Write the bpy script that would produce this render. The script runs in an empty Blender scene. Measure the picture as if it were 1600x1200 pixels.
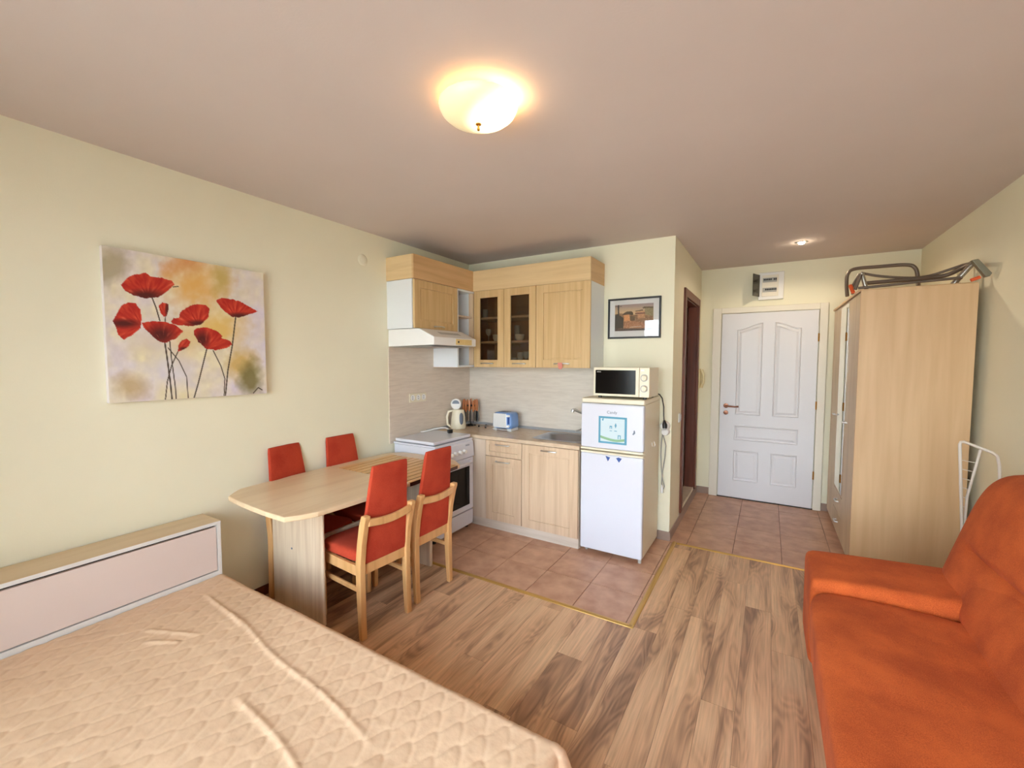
import bpy, bmesh, math, random
import numpy as np
from mathutils import Vector, Matrix
random.seed(7)
S = bpy.context.scene
COL = S.collection
PI = math.pi

# ------------------------------------------------------------------ camera
cd = bpy.data.cameras.new('camera')
cd.sensor_width = 36.0
cd.lens = 666.2 / 1600 * 36
cd.clip_start = 0.02
cam = bpy.data.objects.new('camera', cd)
cam.location = (0, 0, 1.49)
cam.rotation_euler = (PI / 2 - 0.05525, -0.00146, 0.5417)
COL.objects.link(cam)
S.camera = cam

# ------------------------------------------------------------------ light
S.view_settings.view_transform = 'Standard'
S.view_settings.look = 'None'
S.view_settings.gamma = 1
S.view_settings.use_curve_mapping = False
S.view_settings.exposure = 0.12
W = bpy.data.worlds.new('sky')
S.world = W
W.use_nodes = True
wn = W.node_tree
wn.nodes.clear()
wo = wn.nodes.new('ShaderNodeOutputWorld')
wb = wn.nodes.new('ShaderNodeBackground')
wt = wn.nodes.new('ShaderNodeTexCoord')
wsep = wn.nodes.new('ShaderNodeSeparateXYZ')
wr = wn.nodes.new('ShaderNodeValToRGB')
wn.links.new(wt.outputs['Generated'], wsep.inputs[0])
wm = wn.nodes.new('ShaderNodeMath')
wm.operation = 'MULTIPLY_ADD'
wm.inputs[1].default_value = 0.5
wm.inputs[2].default_value = 0.5
wn.links.new(wsep.outputs[2], wm.inputs[0])
wn.links.new(wm.outputs[0], wr.inputs[0])
wr.color_ramp.elements[0].position = 0.47
wr.color_ramp.elements[0].color = (0.40, 0.43, 0.42, 1)
wr.color_ramp.elements[1].position = 1.0
wr.color_ramp.elements[1].color = (0.48, 0.70, 1.0, 1)
_e = wr.color_ramp.elements.new(0.52)
_e.color = (0.84, 0.93, 1.0, 1)
wn.links.new(wr.outputs[0], wb.inputs[0])
wb.inputs[1].default_value = 14.0
wn.links.new(wb.outputs[0], wo.inputs[0])


def area_portal():
    l = bpy.data.lights.new('window_portal', 'AREA')
    l.shape = 'RECTANGLE'
    l.size = 3.0
    l.size_y = 2.2
    l.cycles.is_portal = True
    o = bpy.data.objects.new('window_portal', l)
    o.location = (-0.45, -0.87, 1.15)
    o.rotation_euler = (PI / 2, 0, 0)
    COL.objects.link(o)
    o.rotation_euler = (-PI / 2, 0, 0)
    o.rotation_euler = (PI / 2, 0, PI)


area_portal()

# ------------------------------------------------------------------ materials


def lin(c):
    """sRGB 0-255 -> linear"""
    r = []
    for v in c:
        v = v / 255.0
        r.append(v / 12.92 if v <= 0.04045 else ((v + 0.055) / 1.055) ** 2.4)
    return tuple(r)


def newmat(name):
    m = bpy.data.materials.new(name)
    m.use_nodes = True
    nt = m.node_tree
    b = nt.nodes['Principled BSDF']
    return m, nt, b


def plain(name, c, rough=0.5, metal=0.0, bump=0.0, bscale=200, var=0.0, spec=None, coat=0.0):
    m, nt, b = newmat(name)
    b.inputs['Base Color'].default_value = lin(c) + (1,)
    b.inputs['Roughness'].default_value = rough
    b.inputs['Metallic'].default_value = metal
    if spec is not None:
        b.inputs['Specular IOR Level'].default_value = spec
    if coat:
        b.inputs['Coat Weight'].default_value = coat
        b.inputs['Coat Roughness'].default_value = 0.08
    tc = nt.nodes.new('ShaderNodeTexCoord')
    n = nt.nodes.new('ShaderNodeTexNoise')
    n.inputs['Scale'].default_value = bscale
    n.inputs['Detail'].default_value = 3
    nt.links.new(tc.outputs['Object'], n.inputs['Vector'])
    if bump:
        bp = nt.nodes.new('ShaderNodeBump')
        bp.inputs['Strength'].default_value = bump
        bp.inputs['Distance'].default_value = 0.002
        nt.links.new(n.outputs['Fac'], bp.inputs['Height'])
        nt.links.new(bp.outputs[0], b.inputs['Normal'])
    if var:
        n2 = nt.nodes.new('ShaderNodeTexNoise')
        n2.inputs['Scale'].default_value = 2.5
        n2.inputs['Detail'].default_value = 4
        nt.links.new(tc.outputs['Object'], n2.inputs['Vector'])
        mr = nt.nodes.new('ShaderNodeMapRange')
        mr.inputs[1].default_value = 0.3
        mr.inputs[2].default_value = 0.7
        mr.inputs[3].default_value = 1 - var
        mr.inputs[4].default_value = 1 + var * 0.4
        nt.links.new(n2.outputs['Fac'], mr.inputs[0])
        mx = nt.nodes.new('ShaderNodeVectorMath')
        mx.operation = 'SCALE'
        mx.inputs[0].default_value = lin(c)
        nt.links.new(mr.outputs[0], mx.inputs['Scale'])
        nt.links.new(mx.outputs[0], b.inputs['Base Color'])
    return m


def wood(name, c0, c1, axis='z', scale=18, stretch=14, rough=0.45, rnd=0.0, detail=4, dist=0.6, bump=0.05, coat=0.0):
    """streaky wood grain running along axis"""
    m, nt, b = newmat(name)
    tc = nt.nodes.new('ShaderNodeTexCoord')
    oi = nt.nodes.new('ShaderNodeObjectInfo')
    vm = nt.nodes.new('ShaderNodeVectorMath')
    vm.operation = 'MULTIPLY_ADD'
    s = {'x': (1 / stretch, 1, 1), 'y': (1, 1 / stretch, 1), 'z': (1, 1, 1 / stretch)}[axis]
    vm.inputs[1].default_value = s
    cm = nt.nodes.new('ShaderNodeCombineXYZ')
    ml = nt.nodes.new('ShaderNodeMath')
    ml.operation = 'MULTIPLY'
    ml.inputs[1].default_value = 7.3
    nt.links.new(oi.outputs['Random'], ml.inputs[0])
    for i in range(3):
        nt.links.new(ml.outputs[0], cm.inputs[i])
    nt.links.new(tc.outputs['Object'], vm.inputs[0])
    nt.links.new(cm.outputs[0], vm.inputs[2])
    n = nt.nodes.new('ShaderNodeTexNoise')
    n.inputs['Scale'].default_value = scale
    n.inputs['Detail'].default_value = detail
    n.inputs['Distortion'].default_value = dist
    nt.links.new(vm.outputs[0], n.inputs['Vector'])
    r = nt.nodes.new('ShaderNodeValToRGB')
    r.color_ramp.elements[0].position = 0.32
    r.color_ramp.elements[0].color = lin(c1) + (1,)
    r.color_ramp.elements[1].position = 0.62
    r.color_ramp.elements[1].color = lin(c0) + (1,)
    nt.links.new(n.outputs['Fac'], r.inputs[0])
    nt.links.new(r.outputs[0], b.inputs['Base Color'])
    b.inputs['Roughness'].default_value = rough
    if coat:
        b.inputs['Coat Weight'].default_value = coat
    if bump:
        bp = nt.nodes.new('ShaderNodeBump')
        bp.inputs['Strength'].default_value = bump
        bp.inputs['Distance'].default_value = 0.002
        nt.links.new(n.outputs['Fac'], bp.inputs['Height'])
        nt.links.new(bp.outputs[0], b.inputs['Normal'])
    return m


def laminate():
    m, nt, b = newmat('laminate_oak')
    N = nt.nodes.new
    L = nt.links.new
    tc = N('ShaderNodeTexCoord')
    oi = N('ShaderNodeObjectInfo')
    ml = N('ShaderNodeMath'); ml.operation = 'MULTIPLY'; ml.inputs[1].default_value = 37.0
    L(oi.outputs['Random'], ml.inputs[0])
    cm = N('ShaderNodeCombineXYZ')
    for i in range(3):
        L(ml.outputs[0], cm.inputs[i])

    def coord(sx, sy):
        v = N('ShaderNodeVectorMath'); v.operation = 'MULTIPLY_ADD'
        v.inputs[1].default_value = (sx, sy, 1)
        L(tc.outputs['Object'], v.inputs[0]); L(cm.outputs[0], v.inputs[2])
        return v.outputs[0]
    # long cathedral rings: contour lines of a stretched noise
    n1 = N('ShaderNodeTexNoise'); n1.inputs['Scale'].default_value = 1.0
    n1.inputs['Detail'].default_value = 1.5; n1.inputs['Distortion'].default_value = 0.5
    L(coord(9, 1.5), n1.inputs['Vector'])
    k = N('ShaderNodeMath'); k.operation = 'MULTIPLY'; k.inputs[1].default_value = 95
    L(n1.outputs['Fac'], k.inputs[0])
    sn = N('ShaderNodeMath'); sn.operation = 'SINE'; L(k.outputs[0], sn.inputs[0])
    # broad dark flame
    n2 = N('ShaderNodeTexNoise'); n2.inputs['Scale'].default_value = 1.0
    n2.inputs['Detail'].default_value = 3; n2.inputs['Distortion'].default_value = 0.8
    L(coord(7, 1.1), n2.inputs['Vector'])
    # fibre
    n3 = N('ShaderNodeTexNoise'); n3.inputs['Scale'].default_value = 1.0
    n3.inputs['Detail'].default_value = 4
    L(coord(130, 4), n3.inputs['Vector'])
    r2 = N('ShaderNodeValToRGB')
    e = r2.color_ramp.elements
    e[0].position = 0.33; e[0].color = lin((158, 120, 92)) + (1,)
    e[1].position = 0.66; e[1].color = lin((226, 186, 146)) + (1,)
    x = e.new(0.50); x.color = lin((210, 166, 128)) + (1,)
    L(n2.outputs['Fac'], r2.inputs[0])
    # ring weight stronger where flame is dark
    w = N('ShaderNodeMapRange'); w.inputs[1].default_value = 0.38; w.inputs[2].default_value = 0.56
    w.inputs[3].default_value = 0.18; w.inputs[4].default_value = 0.02
    L(n2.outputs['Fac'], w.inputs[0])
    rw = N('ShaderNodeMath'); rw.operation = 'MULTIPLY'; L(sn.outputs[0], rw.inputs[0]); L(w.outputs[0], rw.inputs[1])
    fb = N('ShaderNodeMapRange'); fb.inputs[1].default_value = 0.3; fb.inputs[2].default_value = 0.7
    fb.inputs[3].default_value = -0.17; fb.inputs[4].default_value = 0.12
    L(n3.outputs['Fac'], fb.inputs[0])
    ad = N('ShaderNodeMath'); ad.operation = 'ADD'; L(rw.outputs[0], ad.inputs[0]); L(fb.outputs[0], ad.inputs[1])
    tone = N('ShaderNodeMapRange'); tone.inputs[3].default_value = 0.95; tone.inputs[4].default_value = 1.06
    fr = N('ShaderNodeMath'); fr.operation = 'FRACT'
    L(ml.outputs[0], fr.inputs[0]); L(fr.outputs[0], tone.inputs[0])
    tt = N('ShaderNodeMath'); tt.operation = 'ADD'; L(ad.outputs[0], tt.inputs[0]); L(tone.outputs[0], tt.inputs[1])
    sc = N('ShaderNodeVectorMath'); sc.operation = 'SCALE'
    L(r2.outputs[0], sc.inputs[0]); L(tt.outputs[0], sc.inputs['Scale'])
    L(sc.outputs[0], b.inputs['Base Color'])
    b.inputs['Roughness'].default_value = 0.42
    bp = N('ShaderNodeBump'); bp.inputs['Strength'].default_value = 0.12; bp.inputs['Distance'].default_value = 0.001
    L(n3.outputs['Fac'], bp.inputs['Height']); L(bp.outputs[0], b.inputs['Normal'])
    return m


def tile_mat():
    m, nt, b = newmat('terracotta_tile')
    N = nt.nodes.new
    L = nt.links.new
    tc = N('ShaderNodeTexCoord'); oi = N('ShaderNodeObjectInfo')
    ad = N('ShaderNodeVectorMath'); ad.operation = 'ADD'
    cm = N('ShaderNodeCombineXYZ')
    ml = N('ShaderNodeMath'); ml.operation = 'MULTIPLY'; ml.inputs[1].default_value = 31
    L(oi.outputs['Random'], ml.inputs[0]); L(ml.outputs[0], cm.inputs[0]); L(ml.outputs[0], cm.inputs[2])
    L(tc.outputs['Object'], ad.inputs[0]); L(cm.outputs[0], ad.inputs[1])
    n = N('ShaderNodeTexNoise'); n.inputs['Scale'].default_value = 9; n.inputs['Detail'].default_value = 6
    L(ad.outputs[0], n.inputs['Vector'])
    r = N('ShaderNodeValToRGB')
    r.color_ramp.elements[0].position = 0.3; r.color_ramp.elements[0].color = lin((184, 136, 108)) + (1,)
    r.color_ramp.elements[1].position = 0.72; r.color_ramp.elements[1].color = lin((216, 170, 140)) + (1,)
    L(n.outputs['Fac'], r.inputs[0]); L(r.outputs[0], b.inputs['Base Color'])
    b.inputs['Roughness'].default_value = 0.38
    return m


def fabric(name, c0, c1, scale=300, bump=0.4, patch=4.0, sheen=0.2):
    m, nt, b = newmat(name)
    N = nt.nodes.new
    L = nt.links.new
    tc = N('ShaderNodeTexCoord')
    n = N('ShaderNodeTexNoise'); n.inputs['Scale'].default_value = scale; n.inputs['Detail'].default_value = 2
    L(tc.outputs['Object'], n.inputs['Vector'])
    n2 = N('ShaderNodeTexNoise'); n2.inputs['Scale'].default_value = patch; n2.inputs['Detail'].default_value = 5
    L(tc.outputs['Object'], n2.inputs['Vector'])
    mx = N('ShaderNodeMath'); mx.operation = 'MULTIPLY_ADD'; mx.inputs[1].default_value = 0.5
    L(n.outputs['Fac'], mx.inputs[0])
    h = N('ShaderNodeMath'); h.operation = 'MULTIPLY'; h.inputs[1].default_value = 0.5
    L(n2.outputs['Fac'], h.inputs[0]); L(h.outputs[0], mx.inputs[2])
    r = N('ShaderNodeValToRGB')
    r.color_ramp.elements[0].position = 0.38; r.color_ramp.elements[0].color = lin(c1) + (1,)
    r.color_ramp.elements[1].position = 0.6; r.color_ramp.elements[1].color = lin(c0) + (1,)
    L(mx.outputs[0], r.inputs[0]); L(r.outputs[0], b.inputs['Base Color'])
    b.inputs['Roughness'].default_value = 0.95
    b.inputs['Specular IOR Level'].default_value = 0.15
    b.inputs['Sheen Weight'].default_value = sheen
    bp = N('ShaderNodeBump'); bp.inputs['Strength'].default_value = bump; bp.inputs['Distance'].default_value = 0.002
    L(n.outputs['Fac'], bp.inputs['Height']); L(bp.outputs[0], b.inputs['Normal'])
    return m


def glass_mat(name, tint=(1, 1, 1), refl=1.0, rough=0.0):
    m, nt, b = newmat(name)
    N = nt.nodes.new
    L = nt.links.new
    nt.nodes.remove(b)
    out = nt.nodes['Material Output']
    t = N('ShaderNodeBsdfTransparent'); t.inputs[0].default_value = tint + (1,)
    g = N('ShaderNodeBsdfGlossy'); g.inputs['Roughness'].default_value = rough
    g.inputs[0].default_value = (refl, refl, refl, 1)
    f = N('ShaderNodeFresnel'); f.inputs[0].default_value = 1.5
    mx = N('ShaderNodeMixShader')
    L(f.outputs[0], mx.inputs[0]); L(t.outputs[0], mx.inputs[1]); L(g.outputs[0], mx.inputs[2])
    L(mx.outputs[0], out.inputs[0])
    return m


def print_mat(name, rough=0.7, bump=0.0):
    """flat print: colours stored on the mesh"""
    m, nt, b = newmat(name)
    a = nt.nodes.new('ShaderNodeVertexColor')
    a.layer_name = 'Col'
    nt.links.new(a.outputs[0], b.inputs['Base Color'])
    b.inputs['Roughness'].default_value = rough
    if bump:
        tc = nt.nodes.new('ShaderNodeTexCoord')
        n = nt.nodes.new('ShaderNodeTexNoise'); n.inputs['Scale'].default_value = 600
        nt.links.new(tc.outputs['Object'], n.inputs['Vector'])
        bp = nt.nodes.new('ShaderNodeBump'); bp.inputs['Strength'].default_value = bump
        bp.inputs['Distance'].default_value = 0.001
        nt.links.new(n.outputs['Fac'], bp.inputs['Height'])
        nt.links.new(bp.outputs[0], b.inputs['Normal'])
    return m


def emit_mat(name, c, s):
    m, nt, b = newmat(name)
    b.inputs['Base Color'].default_value = tuple(c) + (1,)
    b.inputs['Emission Color'].default_value = tuple(c) + (1,)
    b.inputs['Emission Strength'].default_value = s
    return m


M = {}
M['wall'] = plain('wall_paint', (243, 237, 211), 0.85, bump=0.15, bscale=160, var=0.02)
M['ceil'] = plain('ceiling_paint', (214, 200, 193), 0.9, bump=0.15, bscale=120, var=0.02)
M['white'] = plain('white_paint', (240, 238, 234), 0.45)
M['door'] = plain('door_white', (232, 230, 232), 0.4)
M['frame'] = plain('door_frame_white', (240, 232, 214), 0.4)
M['appl'] = plain('appliance_white', (222, 223, 232), 0.25)
M['cream'] = plain('appliance_cream', (236, 226, 200), 0.35)
M['melamine'] = plain('white_melamine', (232, 234, 236), 0.4)
M['beech'] = wood('beech_door', (220, 187, 136), (206, 170, 118), 'z', 30, 22, 0.4)
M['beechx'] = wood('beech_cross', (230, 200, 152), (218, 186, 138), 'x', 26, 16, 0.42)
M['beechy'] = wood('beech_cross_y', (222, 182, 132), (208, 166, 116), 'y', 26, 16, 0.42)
M['lower'] = wood('beech_light', (224, 196, 164), (208, 177, 145), 'z', 30, 22, 0.4)
M['pale'] = wood('pale_panel', (222, 202, 180), (206, 184, 160), 'z', 30, 20, 0.45)
M['plinth'] = wood('plinth', (222, 208, 192), (206, 190, 174), 'x', 30, 20, 0.45)
M['splashx'] = wood('splash_x', (222, 211, 197), (212, 200, 186), 'x', 60, 9, 0.4, bump=0.02)
M['splashy'] = wood('splash_y', (228, 213, 196), (217, 201, 184), 'y', 60, 9, 0.4, bump=0.02)
M['worktop'] = wood('worktop', (226, 202, 172), (208, 180, 150), 'x', 60, 4, 0.25, bump=0.0)
M['stripgrey'] = plain('grey_strip', (176, 178, 182), 0.3, 0.4)
M['table'] = wood('maple', (236, 208, 170), (226, 194, 154), 'y', 16, 10, 0.32, bump=0.02)
M['tableleg'] = wood('maple_leg', (222, 200, 172), (204, 178, 150), 'z', 30, 22, 0.4)
M['slat'] = wood('slat_pine', (238, 192, 130), (222, 172, 108), 'y', 30, 16, 0.4)
M['chairwood'] = wood('chair_beech', (226, 174, 116), (208, 154, 96), 'z', 22, 14, 0.35)
M['chairfab'] = fabric('chair_fabric', (198, 76, 50), (170, 54, 36), 420, 0.35, 6, 0.02)
M['sofa'] = fabric('sofa_fabric', (212, 104, 50), (174, 78, 38), 420, 0.35, 7, 0.02)
M['ward'] = wood('wardrobe_birch', (220, 184, 140), (208, 170, 126), 'z', 16, 16, 0.42, dist=0.3)
M['wardf'] = wood('wardrobe_front', (222, 196, 160), (208, 180, 144), 'z', 12, 9, 0.42)
M['quilt'] = plain('quilt_satin', (232, 196, 160), 0.5, bump=0.35, bscale=60, var=0.02)
M['hb'] = wood('headboard_top', (222, 196, 160), (212, 184, 146), 'y', 14, 10, 0.5, bump=0.02)
M['hbwhite'] = plain('headboard_white', (226, 208, 200), 0.5, bump=0.05, bscale=30)
M['hbedge'] = plain('headboard_edge', (230, 226, 222), 0.45)
M['lam'] = laminate()
M['tile'] = tile_mat()
M['grout'] = plain('grout', (120, 92, 74), 0.9)
M['gold'] = plain('gold_trim', (206, 164, 92), 0.35, 0.6)
M['chrome'] = plain('chrome', (225, 225, 225), 0.3, 1.0)
M['steel'] = plain('brushed_steel', (165, 170, 180), 0.28, 1.0)
M['black'] = plain('black_plastic', (14, 14, 15), 0.35)
M['blackglass'] = plain('black_glass', (6, 4, 5), 0.12, spec=0.25)
M['darkwood'] = wood('brown_door_wood', (118, 62, 40), (92, 44, 28), 'z', 20, 14, 0.4)
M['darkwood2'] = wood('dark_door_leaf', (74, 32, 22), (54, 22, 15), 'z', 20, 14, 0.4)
M['bronze'] = plain('bronze', (120, 78, 60), 0.3, 0.9)
M['brass'] = plain('brass', (190, 140, 70), 0.3, 1.0)
M['skirt'] = plain('skirting_tile', (160, 136, 122), 0.4, var=0.05)
M['framegrey'] = plain('grey_tube', (112, 98, 86), 0.4, 0.4)
M['framesilver'] = plain('silver_tube', (170, 165, 155), 0.3, 0.9)
M['bracket'] = plain('grey_bracket', (128, 124, 106), 0.5, 0.3)
M['orange'] = plain('orange_plastic', (240, 100, 50), 0.5)
M['wire'] = plain('white_wire', (226, 214, 200), 0.4)
M['blue'] = plain('blue_plastic', (120, 158, 214), 0.3)
M['bluedark'] = plain('dark_blue_plastic', (46, 82, 150), 0.35)
M['silver'] = plain('silver_panel', (232, 232, 230), 0.35, 0.1)
M['grey'] = plain('grey_plastic', (110, 120, 135), 0.4)
M['lightgrey'] = plain('light_grey', (178, 176, 170), 0.5)
M['cord'] = plain('cord_grey', (160, 158, 152), 0.5)
M['cordblack'] = plain('cord_black', (25, 25, 26), 0.5)
M['mirror'] = plain('mirror', (235, 238, 235), 0.02, 1.0)
M['teal'] = plain('teal', (92, 158, 184), 0.6)
M['paper'] = plain('paper', (208, 224, 228), 0.7)
M['green'] = plain('green_print', (140, 182, 140), 0.6)
M['navy'] = plain('blue_magnet', (62, 92, 160), 0.5)
M['panelgrey'] = plain('smoky_cover', (66, 62, 50), 0.2)
M['mat'] = plain('mat_board', (226, 216, 210), 0.8)
M['blackframe'] = plain('black_frame', (22, 18, 16), 0.4)
M['knife'] = wood('knife_handle', (216, 142, 90), (186, 108, 60), 'z', 60, 8, 0.4)
M['yellow'] = plain('hood_control', (232, 204, 140), 0.4)
M['rimglow'] = plain('lamp_metal', (210, 196, 170), 0.3, 0.6)
M['glass'] = glass_mat('clear_glass', (0.97, 0.98, 0.98))
M['cabglass'] = glass_mat('tinted_glass', (0.72, 0.66, 0.58), 0.6)
M['pot'] = plain('porcelain', (232, 230, 224), 0.2)
M['phone'] = plain('phone_cream', (236, 220, 170), 0.4)
M['inside'] = wood('cabinet_inside', (176, 128, 84), (150, 106, 66), 'x', 20, 12, 0.6)
M['bath'] = plain('bath_wall', (190, 170, 140), 0.8)
M['print'] = print_mat('canvas_print', 0.75, 0.4)
M['photo'] = print_mat('photo_print', 0.5)

# ------------------------------------------------------------------ helpers


class MB:
    def __init__(self, f=None):
        self.v = []
        self.f = []
        self.map = f

    def add(self, vs, fs):
        o = len(self.v)
        if self.map:
            vs = [self.map(*p) for p in vs]
        self.v += [tuple(p) for p in vs]
        self.f += [tuple(i + o for i in q) for q in fs]
        return self

    def box(self, x0, x1, y0, y1, z0, z1):
        x0, x1 = min(x0, x1), max(x0, x1)
        y0, y1 = min(y0, y1), max(y0, y1)
        z0, z1 = min(z0, z1), max(z0, z1)
        vs = [(x0, y0, z0), (x1, y0, z0), (x1, y1, z0), (x0, y1, z0), (x0, y0, z1), (x1, y0, z1), (x1, y1, z1), (x0, y1, z1)]
        return self.add(vs, [(0, 3, 2, 1), (4, 5, 6, 7), (0, 1, 5, 4), (1, 2, 6, 5), (2, 3, 7, 6), (3, 0, 4, 7)])

    def prism(self, poly, z0, z1, axis='z'):
        """poly of (a,b); axis z: (a,b,z); x: (t,a,b); y: (a,t,b)"""
        n = len(poly)
        mk = {'z': lambda a, b, t: (a, b, t), 'x': lambda a, b, t: (t, a, b), 'y': lambda a, b, t: (a, t, b)}[axis]
        vs = [mk(a, b, z0) for a, b in poly] + [mk(a, b, z1) for a, b in poly]
        fs = [tuple(range(n))[::-1], tuple(range(n, 2 * n))] + [(i, (i + 1) % n, n + (i + 1) % n, n + i) for i in range(n)]
        return self.add(vs, fs)

    def tube(self, pts, r, seg=8, closed=False):
        pts = [Vector(p) for p in pts]
        n = len(pts)
        rs = r if isinstance(r, (list, tuple)) else [r] * n
        up = None
        vs = []
        for i, p in enumerate(pts):
            if closed:
                t = (pts[(i + 1) % n] - pts[i - 1]).normalized()
            else:
                t = (pts[min(i + 1, n - 1)] - pts[max(i - 1, 0)]).normalized()
            if up is None:
                up = Vector((0, 0, 1)) if abs(t.z) < 0.9 else Vector((1, 0, 0))
            a = t.cross(up)
            if a.length < 1e-6:
                a = t.orthogonal()
            a.normalize()
            b = a.cross(t).normalized()
            up = b
            for k in range(seg):
                an = 2 * PI * k / seg
                vs.append(tuple(p + a * math.cos(an) * rs[i] + b * math.sin(an) * rs[i]))
        fs = []
        m = n if closed else n - 1
        for i in range(m):
            j = (i + 1) % n
            for k in range(seg):
                l = (k + 1) % seg
                fs.append((i * seg + k, i * seg + l, j * seg + l, j * seg + k))
        if not closed:
            fs.append(tuple(range(seg))[::-1])
            fs.append(tuple((n - 1) * seg + k for k in range(seg)))
        return self.add(vs, fs)

    def cyl(self, p0, p1, r, seg=20, r2=None):
        return self.tube([p0, p1], [r, r if r2 is None else r2], seg)

    def lathe(self, prof, c, seg=32, axis='z'):
        n = len(prof)
        mk = {'z': lambda a, b, t: (c[0] + a, c[1] + b, c[2] + t),
              'y': lambda a, b, t: (c[0] + a, c[1] + t, c[2] + b),
              'x': lambda a, b, t: (c[0] + t, c[1] + a, c[2] + b)}[axis]
        vs = []
        for k in range(seg):
            a = 2 * PI * k / seg
            for r, z in prof:
                vs.append(mk(r * math.cos(a), r * math.sin(a), z))
        fs = []
        for k in range(seg):
            l = (k + 1) % seg
            for i in range(n - 1):
                fs.append((k * n + i, l * n + i, l * n + i + 1, k * n + i + 1))
        return self.add(vs, fs)

    def sell(self, c, h, k=5, n=10, fn=None, ky=None):
        """rounded box (cube grid pulled onto a super-ellipsoid)"""
        vs = {}
        lst = []
        fs = []

        def vid(a, b, d):
            key = (round(a, 5), round(b, 5), round(d, 5))
            if key not in vs:
                ln = (abs(a) ** k + abs(b) ** k + abs(d) ** k) ** (1 / k) if ky is None else ((abs(a) ** k + abs(d) ** k) ** (ky / k) + abs(b) ** ky) ** (1 / ky)
                q = [c[0] + h[0] * a / ln, c[1] + h[1] * b / ln, c[2] + h[2] * d / ln]
                if fn:
                    q = fn(*q)
                vs[key] = len(lst)
                lst.append(tuple(q))
            return vs[key]
        # cosine-free even grid
        g = [-1 + 2 * i / n for i in range(n + 1)]
        for s in (-1, 1):
            for i in range(n):
                for j in range(n):
                    a0, a1, b0, b1 = g[i], g[i + 1], g[j], g[j + 1]
                    for mk in (lambda a, b: (s, a, b), lambda a, b: (b, s, a), lambda a, b: (a, b, s)):
                        q = [vid(*mk(a0, b0)), vid(*mk(a1, b0)), vid(*mk(a1, b1)), vid(*mk(a0, b1))]
                        fs.append(tuple(q if s > 0 else q[::-1]))
        return self.add(lst, fs)


def world_loc(o):
    v = Vector((0, 0, 0))
    while o:
        v += Vector(o.location)
        o = o.parent
    return v


def obj(name, mb, mat, parent=None, smooth=False, bevel=0.0, seg=2, angle=40, sub=0, origin=None):
    me = bpy.data.meshes.new(name)
    P = world_loc(parent) if parent else Vector((0, 0, 0))
    vs = mb.v
    if parent is None or origin:
        if origin is None:
            xs, ys, zs = zip(*vs)
            origin = Vector(((min(xs) + max(xs)) / 2, (min(ys) + max(ys)) / 2, min(zs)))
        off = Vector(origin)
        loc = off - P
    else:
        off = P
        loc = Vector((0, 0, 0))
    me.from_pydata([(x - off.x, y - off.y, z - off.z) for x, y, z in vs], [], mb.f)
    bm = bmesh.new()
    bm.from_mesh(me)
    bmesh.ops.recalc_face_normals(bm, faces=bm.faces)
    bm.to_mesh(me)
    bm.free()
    me.update()
    o = bpy.data.objects.new(name, me)
    COL.objects.link(o)
    o.location = loc
    if parent:
        o.parent = parent
    if mat:
        me.materials.append(mat)
    if smooth:
        me.polygons.foreach_set('use_smooth', [True] * len(me.polygons))
    if bevel:
        b = o.modifiers.new('bevel', 'BEVEL')
        b.width = bevel
        b.segments = seg
        b.limit_method = 'ANGLE'
        b.angle_limit = math.radians(angle)
        b.harden_normals = False
    if sub:
        b = o.modifiers.new('sub', 'SUBSURF')
        b.levels = sub
        b.render_levels = sub
    if smooth and not sub and angle:
        try:
            me.set_sharp_from_angle(angle=math.radians(50))
        except Exception:
            pass
    return o


def tag(o, label, cat, group=None):
    o['label'] = label
    o['category'] = cat
    if group:
        o['group'] = group
    return o


def thing(name, label, cat, loc=(0, 0, 0), group=None):
    o = bpy.data.objects.new(name, None)
    o.empty_display_size = 0.05
    COL.objects.link(o)
    o.location = loc
    return tag(o, label, cat, group)


def struct(name, mb, mat, parent=None, **k):
    o = obj(name, mb, mat, parent, **k)
    if parent is None:
        o['kind'] = 'structure'
    return o


def dup(root, loc, rotz, label, group=None):
    r = root.copy()
    COL.objects.link(r)
    r.location = loc
    r.rotation_euler = (0, 0, rotz)
    r['label'] = label
    if group:
        r['group'] = group
    for ch in list(root.children):
        c = ch.copy()
        COL.objects.link(c)
        c.parent = r
        for g in list(ch.children):
            d = g.copy()
            COL.objects.link(d)
            d.parent = c
    return r


def text(name, s, mat, size, loc, rot, parent, depth=0.0006):
    cu = bpy.data.curves.new(name, 'FONT')
    cu.body = s
    cu.size = size
    cu.extrude = depth
    cu.align_x = 'CENTER'
    cu.align_y = 'CENTER'
    tmp = bpy.data.objects.new(name, cu)
    me = bpy.data.meshes.new_from_object(tmp)
    bpy.data.objects.remove(tmp)
    o = bpy.data.objects.new(name, me)
    me.materials.clear()
    me.materials.append(mat)
    COL.objects.link(o)
    P = world_loc(parent)
    o.parent = parent
    o.location = Vector(loc) - P
    o.rotation_euler = rot
    return o


def face_y(face):     # local (a, d, z): a along X, d out towards -Y
    return lambda a, d, z: (a, face - d, z)


def face_x(face):     # local (a, d, z): a along Y, d out towards +X
    return lambda a, d, z: (face + d, a, z)


def face_nx(face):    # faces -X
    return lambda a, d, z: (face - d, a, z)


# ------------------------------------------------------------------ room shell
XL, XR, YB, YF, YR, ZC = -2.71, 1.135, 3.63, 5.17, -0.85, 2.485
XH = -0.665    # hall left wall

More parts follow.
